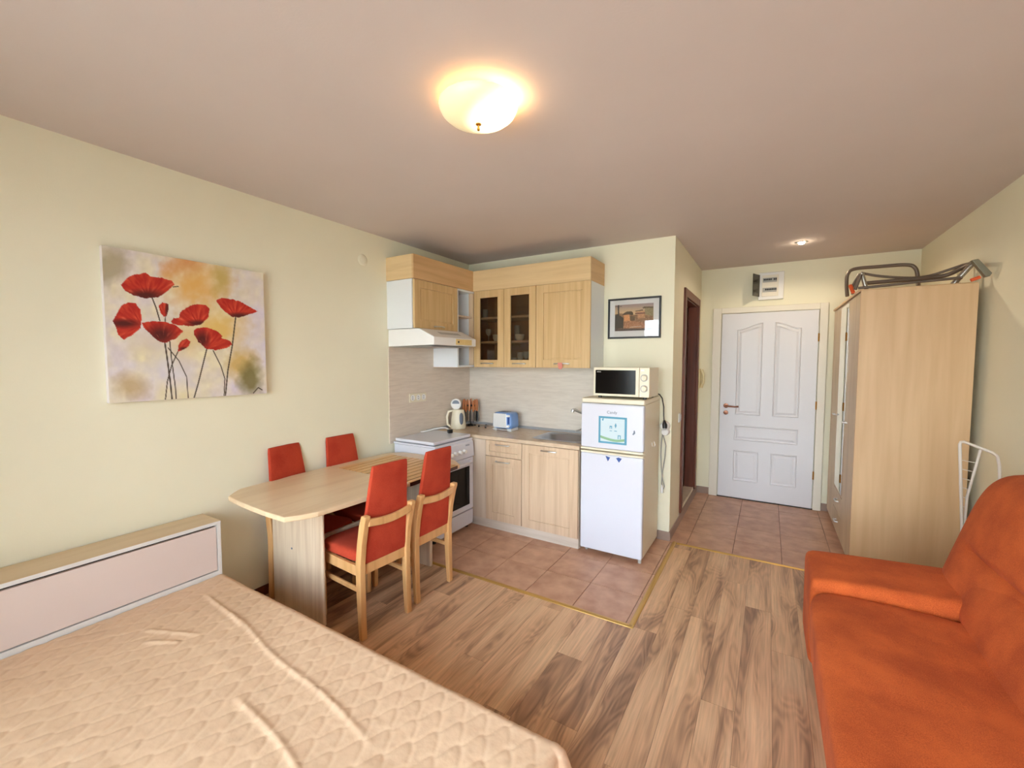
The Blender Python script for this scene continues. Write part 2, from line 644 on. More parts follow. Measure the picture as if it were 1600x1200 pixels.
floor = bpy.data.objects.new('floor', None)
fb = MB().box(XL - 0.1, XR + 0.1, YR - 0.1, YF + 0.1, -0.12, -0.006)
bpy.data.objects.remove(floor)
floor = struct('floor', fb, M['grout'], origin=(0, 0, 0))
struct('ceiling', MB().box(XL - 0.1, XR + 0.1, YR - 0.1, YF + 0.1, ZC, ZC + 0.12), M['ceil'])
struct('wall_left', MB().box(XL - 0.1, XL, YR - 0.1, YF + 0.1, -0.006, ZC), M['wall'])
struct('wall_right', MB().box(XR, XR + 0.1, YR - 0.1, YF + 0.1, -0.006, ZC), M['wall'])
struct('wall_far', MB().box(XL, XR, YF, YF + 0.1, -0.006, ZC), M['wall'])
struct('wall_back', MB().box(XL, XH, YB, YB + 0.09, -0.006, ZC), M['wall'])
# hall wall with the bathroom opening
OY0, OY1, OZ0, OZ1 = 4.13, 4.93, 0.10, 2.075
hw = MB()
hw.box(XH - 0.09, XH, YB + 0.09, OY0, -0.006, ZC)
hw.box(XH - 0.09, XH, OY1, YF, -0.006, ZC)
hw.box(XH - 0.09, XH, OY0, OY1, OZ1, ZC)
hw.box(XH - 0.09, XH, OY0, OY1, -0.006, OZ0)
struct('wall_hallway', hw, M['wall'])
# rear wall behind the camera with the balcony window
WX0, WX1, WZ0, WZ1 = -2.06, 0.95, 0.02, 2.30
rw = MB()
rw.box(XL, WX0, YR - 0.1, YR, -0.006, ZC)
rw.box(WX1, XR, YR - 0.1, YR, -0.006, ZC)
rw.box(WX0, WX1, YR - 0.1, YR, WZ1, ZC)
struct('wall_rear', rw, M['wall'])
win = MB()
ws = [WX0, WX0 + (WX1 - WX0) / 3, WX0 + 2 * (WX1 - WX0) / 3, WX1]
for i in range(3):
    a, b = ws[i], ws[i + 1]
    win.box(a, a + 0.05, YR - 0.08, YR - 0.03, WZ0, WZ1)
    win.box(b - 0.05, b, YR - 0.08, YR - 0.03, WZ0, WZ1)
    win.box(a + 0.05, b - 0.05, YR - 0.08, YR - 0.03, WZ0, WZ0 + 0.06)
    win.box(a + 0.05, b - 0.05, YR - 0.08, YR - 0.03, WZ1 - 0.06, WZ1)
w1 = struct('window_1', win, M['white'])
for i in range(3):
    obj('pane', MB().box(ws[i] + 0.05, ws[i + 1] - 0.05, YR - 0.058, YR - 0.052, WZ0 + 0.06, WZ1 - 0.06), M['glass'], w1)

# bathroom beyond the brown door: raised floor
struct('trim_4', MB().box(XH - 0.85, XH - 0.002, OY0 + 0.004, OY1 - 0.004, OZ0, OZ0 + 0.02), M['pale'])
d2 = MB()
for (a, b, c, e) in ((OY0 - 0.065, OY0 + 0.01, OZ0 + 0.0, OZ1 + 0.065), (OY1 - 0.01, OY1 + 0.065, OZ0, OZ1 + 0.065)):
    d2.box(XH, XH + 0.018, a, b, c, e)
d2.box(XH, XH + 0.018, OY0 + 0.01, OY1 - 0.01, OZ1 - 0.01, OZ1 + 0.065)
d2.box(XH - 0.09, XH, OY0, OY0 + 0.02, OZ0 + 0.02, OZ1)
d2.box(XH - 0.09, XH, OY1 - 0.02, OY1, OZ0 + 0.02, OZ1)
d2.box(XH - 0.09, XH, OY0 + 0.02, OY1 - 0.02, OZ1 - 0.02, OZ1)
door2 = struct('door_2', d2, M['darkwood'], bevel=0.003)
# leaf stands open, swung into the bathroom against the far side
obj('door_leaf', MB().box(XH - 0.84, XH - 0.09, OY1 - 0.075, OY1 - 0.035, OZ0 + 0.03, OZ1 - 0.025), M['darkwood2'], door2)
obj('door_handle', MB().cyl((XH - 0.78, OY1 - 0.075, 1.07), (XH - 0.78, OY1 - 0.12, 1.07), 0.008, 10).cyl((XH - 0.79, OY1 - 0.12, 1.07), (XH - 0.68, OY1 - 0.12, 1.07), 0.008, 10), M['brass'], door2)

# laminate planks
PW, PL = 0.134, 1.19


def planks(x_start, step, x_lim, y0, y1):
    x = x_start
    k = 0
    while (x < x_lim - 0.01) if step > 0 else (x > x_lim + 0.01):
        xa, xb = (x, min(x + PW, x_lim)) if step > 0 else (max(x - PW, x_lim), x)
        y = y0 - random.random() * PL
        while y < y1:
            a, b = max(y, y0), min(y + PL, y1)
            if b - a > 0.02:
                h = random.uniform(0, 0.0004)
                m = MB().box(xa + 0.0005, xb - 0.0005, a + 0.0005, b - 0.0005, -0.006, h)
                obj('plank', m, M['lam'], floor, origin=((xa + xb) / 2, (a + b) / 2, 0))
            y += PL
        x += step * PW
        k += 1


planks(-0.615, 1, XR, YR, 3.605)
planks(-0.615, -1, XL, YR, 2.322)
# tiles


def tiles(xs, ys):
    for i in range(len(xs) - 1):
        for j in range(len(ys) - 1):
            m = MB().box(xs[i] + 0.002, xs[i + 1] - 0.002, ys[j] + 0.002, ys[j + 1] - 0.002, -0.006, random.uniform(0, 0.0005))
            obj('tile', m, M['tile'], floor, origin=((xs[i] + xs[i + 1]) / 2, (ys[j] + ys[j + 1]) / 2, 0))


tiles([XL, -2.615, -2.288, -1.961, -1.634, -1.307, -0.98, -0.653, -0.622], [2.33, 2.66, 2.99, 3.32, YB])
tiles([XH, -0.53, -0.2, 0.127, 0.455, 0.785, XR], [3.615, 3.93, 4.26, 4.585, 4.915, YF])


def trimstrip(name, p0, p1):
    d = (Vector(p1) - Vector(p0)).normalized()
    n = Vector((-d.y, d.x, 0))
    prof = [(-0.016, 0), (-0.014, 0.003), (-0.006, 0.0065), (0.006, 0.0065), (0.014, 0.003), (0.016, 0)]
    vs = []
    for p in (p0, p1):
        for a, z in prof:
            q = Vector(p) + n * a
            vs.append((q.x, q.y, 0.0006 + z))
    fs = [(i, i + 1, i + 7, i + 6) for i in range(5)] + [(0, 5, 11, 6), (0, 1, 2, 3, 4, 5), (6, 7, 8, 9, 10, 11)]
    return struct(name, MB().add(vs, fs), M['gold'], smooth=False)


trimstrip('trim_1', (XL, 2.326, 0), (-0.604, 2.326, 0))
trimstrip('trim_2', (-0.62, 2.311, 0), (-0.62, 3.625, 0))
trimstrip('trim_3', (-0.6, 3.61, 0), (XR, 3.61, 0))

# tile skirting
struct('baseboard_back', MB().box(-0.79, XH + 0.008, YB - 0.008, YB, 0, 0.075), M['skirt'])
struct('baseboard_hallway', MB().box(XH, XH + 0.008, YB + 0.001, OY0 - 0.07, 0, 0.075).box(XH, XH + 0.008, OY0 - 0.07, OY1 + 0.07, 0, 0.09).box(XH, XH + 0.008, OY1 + 0.07, YF, 0, 0.075), M['skirt'])
struct('baseboard_far', MB().box(XH + 0.01, -0.53, YF - 0.008, YF, 0, 0.075).box(0.485, XR, YF - 0.008, YF, 0, 0.075), M['skirt'])
struct('baseboard_left', MB().box(XL, XL + 0.012, YR, 2.5, 0.001, 0.06), M['darkwood'])
struct('baseboard_right', MB().box(XR - 0.012, XR, YR, 3.6, 0.001, 0.06), M['darkwood'])

# ------------------------------------------------------------------ entrance door
fr = MB()
fr.box(-0.535, -0.452, YF - 0.03, YF, 0, 2.055)
fr.box(0.415, 0.482, YF - 0.03, YF, 0, 2.055)
fr.box(-0.452, 0.415, YF - 0.03, YF, 1.995, 2.055)
door1 = struct('door_1', fr, M['frame'], bevel=0.004)
LX0, LX1, LZ0, LZ1, LY = -0.445, 0.408, 0.012, 1.99, YF - 0.032
obj('door_gap_shade', MB().box(-0.452, 0.415, YF - 0.03, YF - 0.001, 0.0006, 0.008), M['black'], door1)  # black strip that stands in for the shaded gap under the leaf
leaf = obj('door_leaf', MB().box(LX0, LX1, LY, YF - 0.002, LZ0, LZ1), M['door'], door1, bevel=0.003)


def moulding(poly, w=0.022, h=0.008):
    """raised ring + raised field following a polygon (a,z) on the leaf"""
    cx = sum(p[0] for p in poly) / len(poly)
    cz = sum(p[1] for p in poly) / len(poly)

    area = sum(poly[i][0] * poly[(i + 1) % len(poly)][1] - poly[(i + 1) % len(poly)][0] * poly[i][1] for i in range(len(poly)))
    if area < 0:
        poly = poly[::-1]

    def inset(d):
        out = []
        n = len(poly)
        for i in range(n):
            p0, p1, p2 = Vector(poly[i - 1]), Vector(poly[i]), Vector(poly[(i + 1) % n])
            e1 = (p1 - p0).normalized()
            e2 = (p2 - p1).normalized()
            n1 = Vector((-e1.y, e1.x))
            n2 = Vector((-e2.y, e2.x))
            b = (n1 + n2)
            b = b * (2 / max(b.length_squared, 0.6))
            out.append(p1 + b * d)
        return out
    rings = [(0.0, 0.0), (0.006, h), (w * 0.6, h * 0.2), (w, -0.0), (w + 0.02, h * 0.8)]
    m = MB()
    vs, fs = [], []
    n = len(poly)
    for d, hh in rings:
        for p in inset(d):
            vs.append((p[0], LY - 0.0005 - hh, p[1]))
    for r in range(len(rings) - 1):
        for i in range(n):
            j = (i + 1) % n
            fs.append((r * n + i, r * n + j, (r + 1) * n + j, (r + 1) * n + i))
    fs.append(tuple((len(rings) - 1) * n + i for i in range(n)))
    return m.add(vs, fs)


def arch(x0, x1, z0, zl, zr):
    pts = [(x0, z0), (x1, z0)]
    for i in range(11):
        t = i / 10
        s = (1 - math.cos(PI * t)) / 2
        pts.append((x1 + (x0 - x1) * t, zr + (zl - zr) * s))
    return pts


for poly in (arch(-0.295, -0.06, 0.915, 1.82, 1.885), arch(0.045, 0.272, 0.915, 1.885, 1.82),
             [(-0.30, 0.64), (0.272, 0.64), (0.272, 0.80), (-0.30, 0.80)],
             [(-0.30, 0.2), (-0.065, 0.2), (-0.065, 0.53), (-0.30, 0.53)],
             [(0.045, 0.2), (0.272, 0.2), (0.272, 0.53), (0.045, 0.53)]):
    p = obj('panel', moulding(poly), M['door'], door1)
hd = MB()
hd.lathe([(0, -0.012), (0.024, -0.010), (0.026, 0)], (-0.385, LY, 1.005), 20, 'y')
hd.cyl((-0.385, LY, 1.005), (-0.385, LY - 0.05, 1.005), 0.009, 10)
hd.tube([(-0.39, LY - 0.05, 1.005), (-0.34, LY - 0.052, 1.003), (-0.30, LY - 0.05, 1.0), (-0.262, LY - 0.045, 1.004)], [0.010, 0.009, 0.008, 0.009], 10)
hd.lathe([(0, -0.012), (0.022, -0.010), (0.024, 0)], (-0.385, LY, 0.93), 20, 'y')
obj('door_handle', hd, M['bronze'], door1, smooth=True)
for z in (0.35, 1.05, 1.72):
    obj('hinge', MB().cyl((0.411, LY - 0.006, z - 0.04), (0.411, LY - 0.006, z + 0.04), 0.007, 10), M['brass'], door1)

# breaker panel above the door
bp = thing('breaker_panel', 'small white electrical breaker panel with its smoky cover open, above the white door', 'breaker panel', (0.0, YF, 2.11))
obj('housing', MB().box(-0.115, 0.108, YF - 0.028, YF, 2.118, 2.395), M['white'], bp, bevel=0.006)
obj('inner_plate', MB().box(-0.085, 0.06, YF - 0.036, YF - 0.028, 2.15, 2.365), M['frame'], bp, bevel=0.002)
for z, n0 in ((2.315, 0), (2.215, 1)):
    obj('breaker_row', MB().box(-0.078, 0.045, YF - 0.042, YF - 0.036, z - 0.022, z + 0.022), M['lightgrey'], bp)
    for k in range(8):
        if (n0 == 0 and k in (5,)) or (n0 == 1 and k == 0):
            continue
        x = -0.07 + k * 0.0145
        obj('breaker_switch', MB().box(x, x + 0.011, YF - 0.050, YF - 0.042, z - 0.004, z + 0.012), M['black'], bp)
cov = MB()
cov.prism([(-0.112, YF - 0.036), (-0.165, YF - 0.165), (-0.158, YF - 0.168), (-0.104, YF - 0.038)], 2.15, 2.372)
obj('cover', cov, M['panelgrey'], bp, bevel=0.002)

# intercom handset
ic = thing('intercom', 'cream intercom handset on the hallway wall between the brown door frame and the far corner', 'intercom', (XH, 5.05, 1.2))
obj('base', MB().box(XH, XH + 0.03, 5.00, 5.10, 1.19, 1.40), M['phone'], ic, bevel=0.006)
obj('handset', MB().tube([(XH + 0.04, 5.03, 1.39), (XH + 0.058, 5.03, 1.34), (XH + 0.058, 5.03, 1.25), (XH + 0.04, 5.03, 1.2)], [0.018, 0.014, 0.014, 0.018], 10), M['phone'], ic, smooth=True)
sw = thing('light_switch', 'white light switch on the hallway wall in front of the brown door frame', 'switch', (XH, 3.96, 0.95))
obj('plate', MB().box(XH, XH + 0.01, 3.92, 4.0, 0.95, 1.03), M['white'], sw, bevel=0.003)
obj('rocker', MB().box(XH + 0.01, XH + 0.016, 3.935, 3.985, 0.965, 1.015), M['melamine'], sw, bevel=0.002)

# round cover on left wall
vc = obj('blank_plate', MB().lathe([(0, 0.008), (0.03, 0.008), (0.042, 0.004), (0.045, 0)], (XL, 2.265, 2.262), 32, 'x'), M['wall'], smooth=True)
tag(vc, 'round blank cover plate high on the left wall, left of the hood cabinet', 'wall plate')

# ------------------------------------------------------------------ kitchen splash and worktop
sl = obj('splashback', MB().box(XL + 0.0006, XL + 0.008, 2.508, YB - 0.0006, 0.79, 1.60), M['splashy'])
tag(sl, 'beige splashback board on the left wall behind the stove, under the hood', 'splashback')
sb = obj('splashback', MB().box(XL + 0.0085, -1.245, YB - 0.008, YB - 0.0006, 0.79, 1.44), M['splashx'])
tag(sb, 'beige splashback board on the back wall behind the toaster and sink', 'splashback')

CF = 3.09
kit_g = None
wtm = MB()
SX0, SX1, SY0, SY1 = -1.72, -1.27, 3.185, 3.555
WY0, WZb, WZt = 3.072, 0.797, 0.826
wtm.box(XL + 0.009, SX0, WY0, YB - 0.009, WZb, WZt)
wtm.box(SX1, -1.238, WY0, YB - 0.009, WZb, WZt)
wtm.box(SX0, SX1, WY0, SY0, WZb, WZt)
wtm.box(SX0, SX1, SY1, YB - 0.009, WZb, WZt)
wt_ = thing('worktop', 'beige wood-patterned kitchen worktop holding the toaster and the sink', 'worktop', (-1.95, 3.35, WZb))
obj('board', wtm, M['worktop'], wt_)
ups = MB().box(XL + 0.009, -1.24, YB - 0.022, YB - 0.0085, WZt, WZt + 0.024).box(XL + 0.009, XL + 0.022, 2.95, YB - 0.022, WZt, WZt + 0.024)
obj('edge_strip', ups, M['stripgrey'], wt_)

# sink
snk = thing('sink', 'round-cornered stainless steel sink set in the worktop beside the fridge', 'sink', (-1.49, 3.37, WZt))
prof = [(1.0, 0.0015, 10), (0.985, 0.003, 8), (0.84, 0.0025, 4), (0.80, -0.008, 3), (0.74, -0.11, 3), (0.62, -0.13, 3), (0.06, -0.135, 2)]
vs, fs = [], []
ns = 48
cx, cy = (SX0 + SX1) / 2, (SY0 + SY1) / 2
hx, hy = (SX1 - SX0) / 2 + 0.012, (SY1 - SY0) / 2 + 0.012
for s, z, k in prof:
    for i in range(ns):
        a = 2 * PI * i / ns
        c, d = math.cos(a), math.sin(a)
        ln = (abs(c) ** k + abs(d) ** k) ** (1 / k)
        vs.append((cx + hx * s * c / ln, cy + hy * s * d / ln, WZt + z))
for r in range(len(prof) - 1):
    for i in range(ns):
        j = (i + 1) % ns
        fs.append((r * ns + i, r * ns + j, (r + 1) * ns + j, (r + 1) * ns + i))
fs.append(tuple((len(prof) - 1) * ns + i for i in range(ns)))
obj('basin', MB().add(vs, fs), M['steel'], snk, smooth=True)
obj('drain', MB().lathe([(0, 0.004), (0.02, 0.006), (0.034, 0.003), (0.036, 0)], (cx + 0.05, cy + 0.02, WZt - 0.134), 24), M['chrome'], snk, smooth=True)
fc = thing('faucet', 'chrome kitchen faucet over the sink, partly hidden by the fridge', 'faucet', (-1.32, 3.565, WZt + 0.003))
obj('body', MB().lathe([(0, 0), (0.028, 0), (0.028, 0.012), (0.02, 0.02), (0.02, 0.09), (0.014, 0.11), (0, 0.115)], (-1.32, 3.565, WZt + 0.003), 20), M['chrome'], fc, smooth=True)
obj('spout', MB().tube([(-1.32, 3.565, 0.91), (-1.325, 3.55, 0.97), (-1.345, 3.52, 1.01), (-1.40, 3.48, 1.04), (-1.44, 3.455, 1.062), (-1.455, 3.448, 1.058), (-1.457, 3.447, 1.04)], [0.011, 0.011, 0.011, 0.011, 0.013, 0.015, 0.013], 12), M['chrome'], fc, smooth=True)
obj('lever', MB().tube([(-1.325, 3.55, 0.90), (-1.36, 3.50, 0.905), (-1.40, 3.46, 0.885), (-1.425, 3.44, 0.875)], [0.008, 0.007, 0.006, 0.007], 8), M['chrome'], fc, smooth=True)


def bow(fm, a0, a1, z, out=0.026, r=0.0055):
    m = MB(fm)
    n = 9
    pts = [(a0, 0, z)]
    for i in range(n):
        t = i / (n - 1)
        pts.append((a0 + (a1 - a0) * t, out * (0.62 + 0.38 * math.sin(PI * t)), z + 0.002 * math.sin(PI * t)))
    pts.append((a1, 0, z))
    m.tube(pts, [r * 1.2] + [r] * n + [r * 1.2], 8)
    return m


def panel_door(fm, a0, a1, z0, z1, mat, parent, stile=0.075, ha=None, hz=None, hw=0.13, name='door', glass=None, th=0.02, grooves=0):
    m = MB(fm)
    s = stile
    m.box(a0, a0 + s, 0, th, z0, z1)
    m.box(a1 - s, a1, 0, th, z0, z1)
    m.box(a0 + s, a1 - s, 0, th, z0, z0 + s)
    m.box(a0 + s, a1 - s, 0, th, z1 - s, z1)
    if not glass:
        m.box(a0 + s, a1 - s, 0.001, th - 0.008, z0 + s, z1 - s)
        g = 0.012
        # inner bead
        m.box(a0 + s + g, a1 - s - g, th - 0.008, th - 0.004, z0 + s + g, z1 - s - g)
    d = obj(name, m, mat, parent, bevel=0.0015)
    if glass:
        obj('glass_pane', MB(fm).box(a0 + s - 0.004, a1 - s + 0.004, 0.006, 0.010, z0 + s - 0.004, z1 - s + 0.004), glass, d)
    if ha is not None:
        hm = bow(lambda a, q, z: fm(a, q + th, z), ha - hw / 2, ha + hw / 2, hz)
        obj('handle', hm, M['chrome'], d, smooth=True)
    return d


# base units
c1 = thing('base_cabinet', 'light beech base cabinet with one drawer over a narrow door, beside the stove', 'cabinet', (-1.94, 3.35, 0.0))
obj('carcass', MB().box(-2.118, -1.757, CF + 0.001, YB - 0.01, 0.085, 0.796), M['pale'], c1)
f = face_y(CF)
panel_door(f, -2.117, -1.755, 0.088, 0.652, M['lower'], c1, 0.07, -1.94, 0.615)
panel_door(f, -2.117, -1.755, 0.658, 0.792, M['lower'], c1, 0.038, -1.94, 0.762, name='drawer')
c2 = thing('base_cabinet', 'wide light beech base cabinet with one door under the sink, beside the fridge', 'cabinet', (-1.5, 3.35, 0.0))
obj('carcass', MB().box(-1.753, -1.245, CF + 0.001, CF + 0.02, 0.085, 0.796).box(-1.753, -1.735, CF + 0.02, YB - 0.01, 0.085, 0.796).box(-1.263, -1.245, CF + 0.02, YB - 0.01, 0.0, 0.796).box(-1.735, -1.263, CF + 0.02, YB - 0.01, 0.085, 0.10), M['pale'], c2)
panel_door(f, -1.750, -1.248, 0.088, 0.792, M['lower'], c2, 0.07, -1.50, 0.758)
c0 = thing('corner_cabinet', 'pale plain corner filler panel between the stove and the beech drawer cabinet', 'cabinet', (-2.2, 3.3, 0.0))
obj('front_panel', MB().box(-2.295, -2.121, CF - 0.016, CF, 0.085, 0.792), M['pale'], c0, bevel=0.001)
obj('side_panel', MB().box(-2.69, -2.121, CF, YB - 0.01, 0.085, 0.796), M['pale'], c0)
pl = obj('plinth', MB().box(-2.30, -1.247, CF + 0.004, CF + 0.018, 0.0006, 0.084), M['plinth'])
tag(pl, 'pale plinth board running along the floor under the base cabinets', 'plinth')

# ------------------------------------------------------------------ stove
st = thing('stove', 'white electric stove with its lid closed and a black oven window, in the kitchen corner', 'stove', (-2.45, 2.80, 0.0))
SXF, SYA, SYB = -2.245, 2.545, 3.045
obj('body', MB().box(-2.695, SXF - 0.012, SYA + 0.004, SYB - 0.004, 0.035, 0.788), M['appl'], st, bevel=0.004)
obj('hob', MB().box(-2.70, SXF + 0.004, SYA, SYB, 0.79, 0.805), M['appl'], st, bevel=0.004)
obj('lid', MB().box(-2.684, SXF - 0.012, SYA + 0.006, SYB - 0.006, 0.811, 0.836), M['appl'], st, bevel=0.006)
cp = MB().prism([(SXF - 0.012, 0.645), (SXF + 0.022, 0.645), (SXF + 0.012, 0.775), (SXF - 0.004, 0.79), (SXF - 0.012, 0.79)], SYA + 0.002, SYB - 0.002, 'y')
obj('control_panel', cp, M['appl'], st, bevel=0.003)
for k, y in enumerate((2.60, 2.66, 2.72, 2.78, 2.84, 2.90)):
    obj('knob', MB().lathe([(0, 0.026), (0.014, 0.026), (0.017, 0.004), (0.019, 0)], (SXF + 0.017, y, 0.708), 18, 'x'), M['white'], st, smooth=True)
text('lettering', 'MORA', M['grey'], 0.02, (SXF + 0.0165, 2.955, 0.752), (PI / 2, 0, PI / 2), st)
ov = obj('oven_door', MB().box(SXF - 0.012, SXF + 0.014, SYA + 0.004, SYB - 0.004, 0.178, 0.638), M['appl'], st, bevel=0.005)
obj('oven_window', MB().box(SXF + 0.014, SXF + 0.0165, SYA + 0.055, SYB - 0.062, 0.225, 0.565), M['blackglass'], ov, bevel=0.001)
oh = MB().tube([(SXF + 0.012, SYA + 0.06, 0.605), (SXF + 0.045, SYA + 0.075, 0.603), (SXF + 0.050, (SYA + SYB) / 2, 0.600), (SXF + 0.045, SYB - 0.075, 0.603), (SXF + 0.012, SYB - 0.06, 0.605)], 0.011, 10)
obj('handle', oh, M['appl'], ov, smooth=True)
obj('storage_drawer', MB().box(SXF - 0.012, SXF + 0.012, SYA + 0.006, SYB - 0.006, 0.04, 0.168), M['appl'], st, bevel=0.004)
for (x, y) in ((-2.66, 2.58), (-2.66, 3.01), (-2.29, 2.58), (-2.29, 3.01)):
    obj('foot', MB().cyl((x, y, 0.0006), (x, y, 0.036), 0.016, 12), M['black'], st)

# cord lying over the stove lid
cdm = thing('power_cord', 'white cord with a square black plug lying over the stove lid', 'cord', (-2.55, 2.95, 0.836))
obj('cable', MB().tube([(-2.686, 2.86, 0.842), (-2.66, 2.90, 0.846), (-2.62, 2.96, 0.858), (-2.57, 3.0, 0.87), (-2.52, 3.01, 0.872), (-2.485, 3.0, 0.868), (-2.465, 2.99, 0.860)], 0.006, 8), M['white'], cdm, smooth=True)
obj('plug', MB().prism([(-2.472, 2.972), (-2.438, 2.952), (-2.416, 2.987), (-2.450, 3.007)], 0.8362, 0.868), M['black'], cdm, bevel=0.004)

# three-gang socket
so = thing('wall_socket', 'white triple wall socket on the splashback above the stove', 'socket', (XL + 0.008, 2.84, 1.11))
obj('plate', MB().box(XL + 0.008, XL + 0.018, 2.735, 2.945, 1.118, 1.196), M['cream'], so, bevel=0.003)
for k in range(3):
    y = 2.77 + k * 0.07
    obj('outlet', MB().lathe([(0.026, 0.011), (0.024, 0.013), (0.022, 0.0105), (0, 0.0105)], (XL + 0.008, y, 1.157), 24, 'x'), M['white'], so, smooth=True)
    obj('contact_hole', MB().cyl((XL + 0.0185, y, 1.166), (XL + 0.0195, y, 1.166), 0.004, 8).cyl((XL + 0.0185, y, 1.148), (XL + 0.0195, y, 1.148), 0.004, 8), M['black'], so)

# ------------------------------------------------------------------ wall units
UZ0, UZ1, UF = 1.428, 2.135, 3.31


def carcass(x0, x1, y0, y1, z0, z1, open_side):
    m = MB()
    t = 0.016
    m.box(x0, x0 + t, y0, y1, z0, z1)
    m.box(x1 - t, x1, y0, y1, z0, z1)
    m.box(x0 + t, x1 - t, y0, y1, z0, z0 + t)
    m.box(x0 + t, x1 - t, y0, y1, z1 - t, z1)
    if open_side == 'y':
        m.box(x0 + t, x1 - t, y1 - 0.006, y1, z0 + t, z1 - t)
    return m


u1 = thing('wall_cabinet', 'beech wall cabinet with two narrow glass doors over the toaster', 'cabinet', (-2.07, 3.46, UZ0))
obj('carcass', carcass(-2.402, -1.74, UF, YB - 0.001, UZ0, UZ1, 'y'), M['inside'], u1)
for z in (1.883, 1.66):
    obj('shelf', MB().box(-2.385, -1.757, UF + 0.012, YB - 0.01, z - 0.009, z + 0.009), M['lower'], u1)
f = face_y(UF)
panel_door(f, -2.400, -2.069, UZ0, UZ1, M['beech'], u1, 0.066, -2.247, 1.461, 0.125, glass=M['cabglass'])
panel_door(f, -2.065, -1.742, UZ0, UZ1, M['beech'], u1, 0.066, -1.905, 1.461, 0.125, glass=M['cabglass'])
obj('bottom_panel', MB().box(-2.402, -1.74, UF, YB - 0.012, UZ0 - 0.0015, UZ0 - 0.0003), M['beechx'], u1)
u2 = thing('wall_cabinet', 'beech wall cabinet with one wide solid door, a pink tag on its handle', 'cabinet', (-1.49, 3.46, UZ0))
obj('carcass', MB().box(-1.738, -1.246, UF, YB - 0.001, UZ0, UZ1), M['melamine'], u2)
panel_door(f, -1.737, -1.245, UZ0, UZ1, M['beech'], u2, 0.07, -1.49, 1.463, 0.13)
pk = obj('tag', MB().prism([(-1.515, 1.472), (-1.475, 1.472), (-1.470, 1.44), (-1.48, 1.418), (-1.505, 1.418), (-1.512, 1.44)], UF - 0.052, UF - 0.047, 'y'), plain('pink', (214, 136, 120), 0.6))
tag(pk, 'small pink tag hanging on the handle of the solid wall cabinet door', 'tag')
# top fascias
fa = thing('fascia', 'beech fascia boxing above the two wall cabinets on the back wall', 'fascia panel', (-1.85, 3.47, UZ1))
obj('front_board', MB().box(-2.425, -1.246, UF - 0.018, UF, UZ1 + 0.002, 2.325), M['beechx'], fa, bevel=0.001)
obj('side_board', MB().box(-1.264, -1.246, UF, YB - 0.001, UZ1 + 0.002, 2.325), M['beechy'], fa)
fa2 = thing('fascia', 'beech fascia boxing above the hood cabinet on the left wall', 'fascia panel', (-2.56, 2.85, UZ1))
obj('front_board', MB().box(-2.425, -2.408, 2.50, UF - 0.019, UZ1 + 0.002, 2.325), M['beechy'], fa2, bevel=0.001)
obj('side_board', MB().box(XL, -2.425, 2.50, 2.517, UZ1 + 0.002, 2.325), M['beechx'], fa2)
# hood cabinet
u3 = thing('wall_cabinet', 'wall cabinet with a white side and a wide beech flap door above the cooker hood', 'cabinet', (-2.56, 2.78, 1.745))
obj('carcass', MB().box(XL, -2.432, 2.504, 3.055, 1.745, UZ1), M['melamine'], u3, bevel=0.001)
f = face_x(-2.430)
panel_door(f, 2.513, 3.055, 1.748, UZ1 - 0.003, M['beech'], u3, 0.062, 2.80, 1.772, 0.11)
# open corner unit
u4 = thing('corner_shelf', 'white open corner shelf unit between the hood cabinet and the glass cabinet', 'shelf unit', (-2.56, 3.19, UZ0))
m = MB()
m.box(XL + 0.009, -2.414, 3.058, 3.074, UZ0, UZ1)
m.box(XL + 0.009, -2.414, 3.292, 3.308, UZ0, UZ1)
m.box(XL + 0.009, -2.414, 3.074, 3.292, UZ0, UZ0 + 0.016)
m.box(XL + 0.009, -2.414, 3.074, 3.292, UZ1 - 0.016, UZ1)
m.box(XL + 0.009, XL + 0.015, 3.074, 3.292, UZ0 + 0.016, UZ1 - 0.016)
obj('carcass', m, M['melamine'], u4)
for z in (1.893, 1.66):
    obj('shelf', MB().box(XL + 0.016, -2.418, 3.074, 3.292, z - 0.008, z + 0.008), M['pale'], u4)
obj('filler_strip', MB().box(-2.455, -2.4035, 3.283, 3.2915, UZ0 + 0.017, UZ1 - 0.017), M['lower'], u4)
obj('bottom_edge', MB().box(XL + 0.009, -2.405, 3.058, 3.29, UZ0 - 0.004, UZ0 - 0.0005), M['lower'], u4)

# hood
hh = thing('cooker_hood', 'slim white cooker hood with a cream control strip above the stove', 'cooker hood', (-2.46, 2.77, 1.60))
HX = -2.205
hp = MB().prism([(XL + 0.009, 1.602), (HX, 1.610), (HX, 1.672), (HX - 0.155, 1.742), (XL + 0.009, 1.742)], 2.505, 3.05, 'y')
obj('housing', hp, M['white'], hh, bevel=0.004)
obj('filter', MB().box(XL + 0.03, HX - 0.05, 2.54, 3.01, 1.5985, 1.6015), M['lightgrey'], hh)
obj('control_strip', MB().box(HX, HX + 0.004, 2.77, 2.985, 1.618, 1.664), M['yellow'], hh, bevel=0.001)
for y in (2.80, 2.845, 2.89, 2.935):
    obj('button', MB().cyl((HX + 0.004, y, 1.641), (HX + 0.008, y, 1.641), 0.008, 12), M['yellow'] if y > 2.81 else M['black'], hh)
sl2 = MB()
for k in range(9):
    y = 2.66 + k * 0.03
    t = [(HX - 0.10, 1.7185), (HX - 0.06, 1.7005)]
    sl2.prism([(t[0][0], t[0][1]), (t[1][0], t[1][1]), (t[1][0], t[1][1] + 0.0012), (t[0][0], t[0][1] + 0.0012)], y, y + 0.018, 'y')
obj('vent_slots', sl2, M['lightgrey'], hh)

# glassware inside the glass cabinet


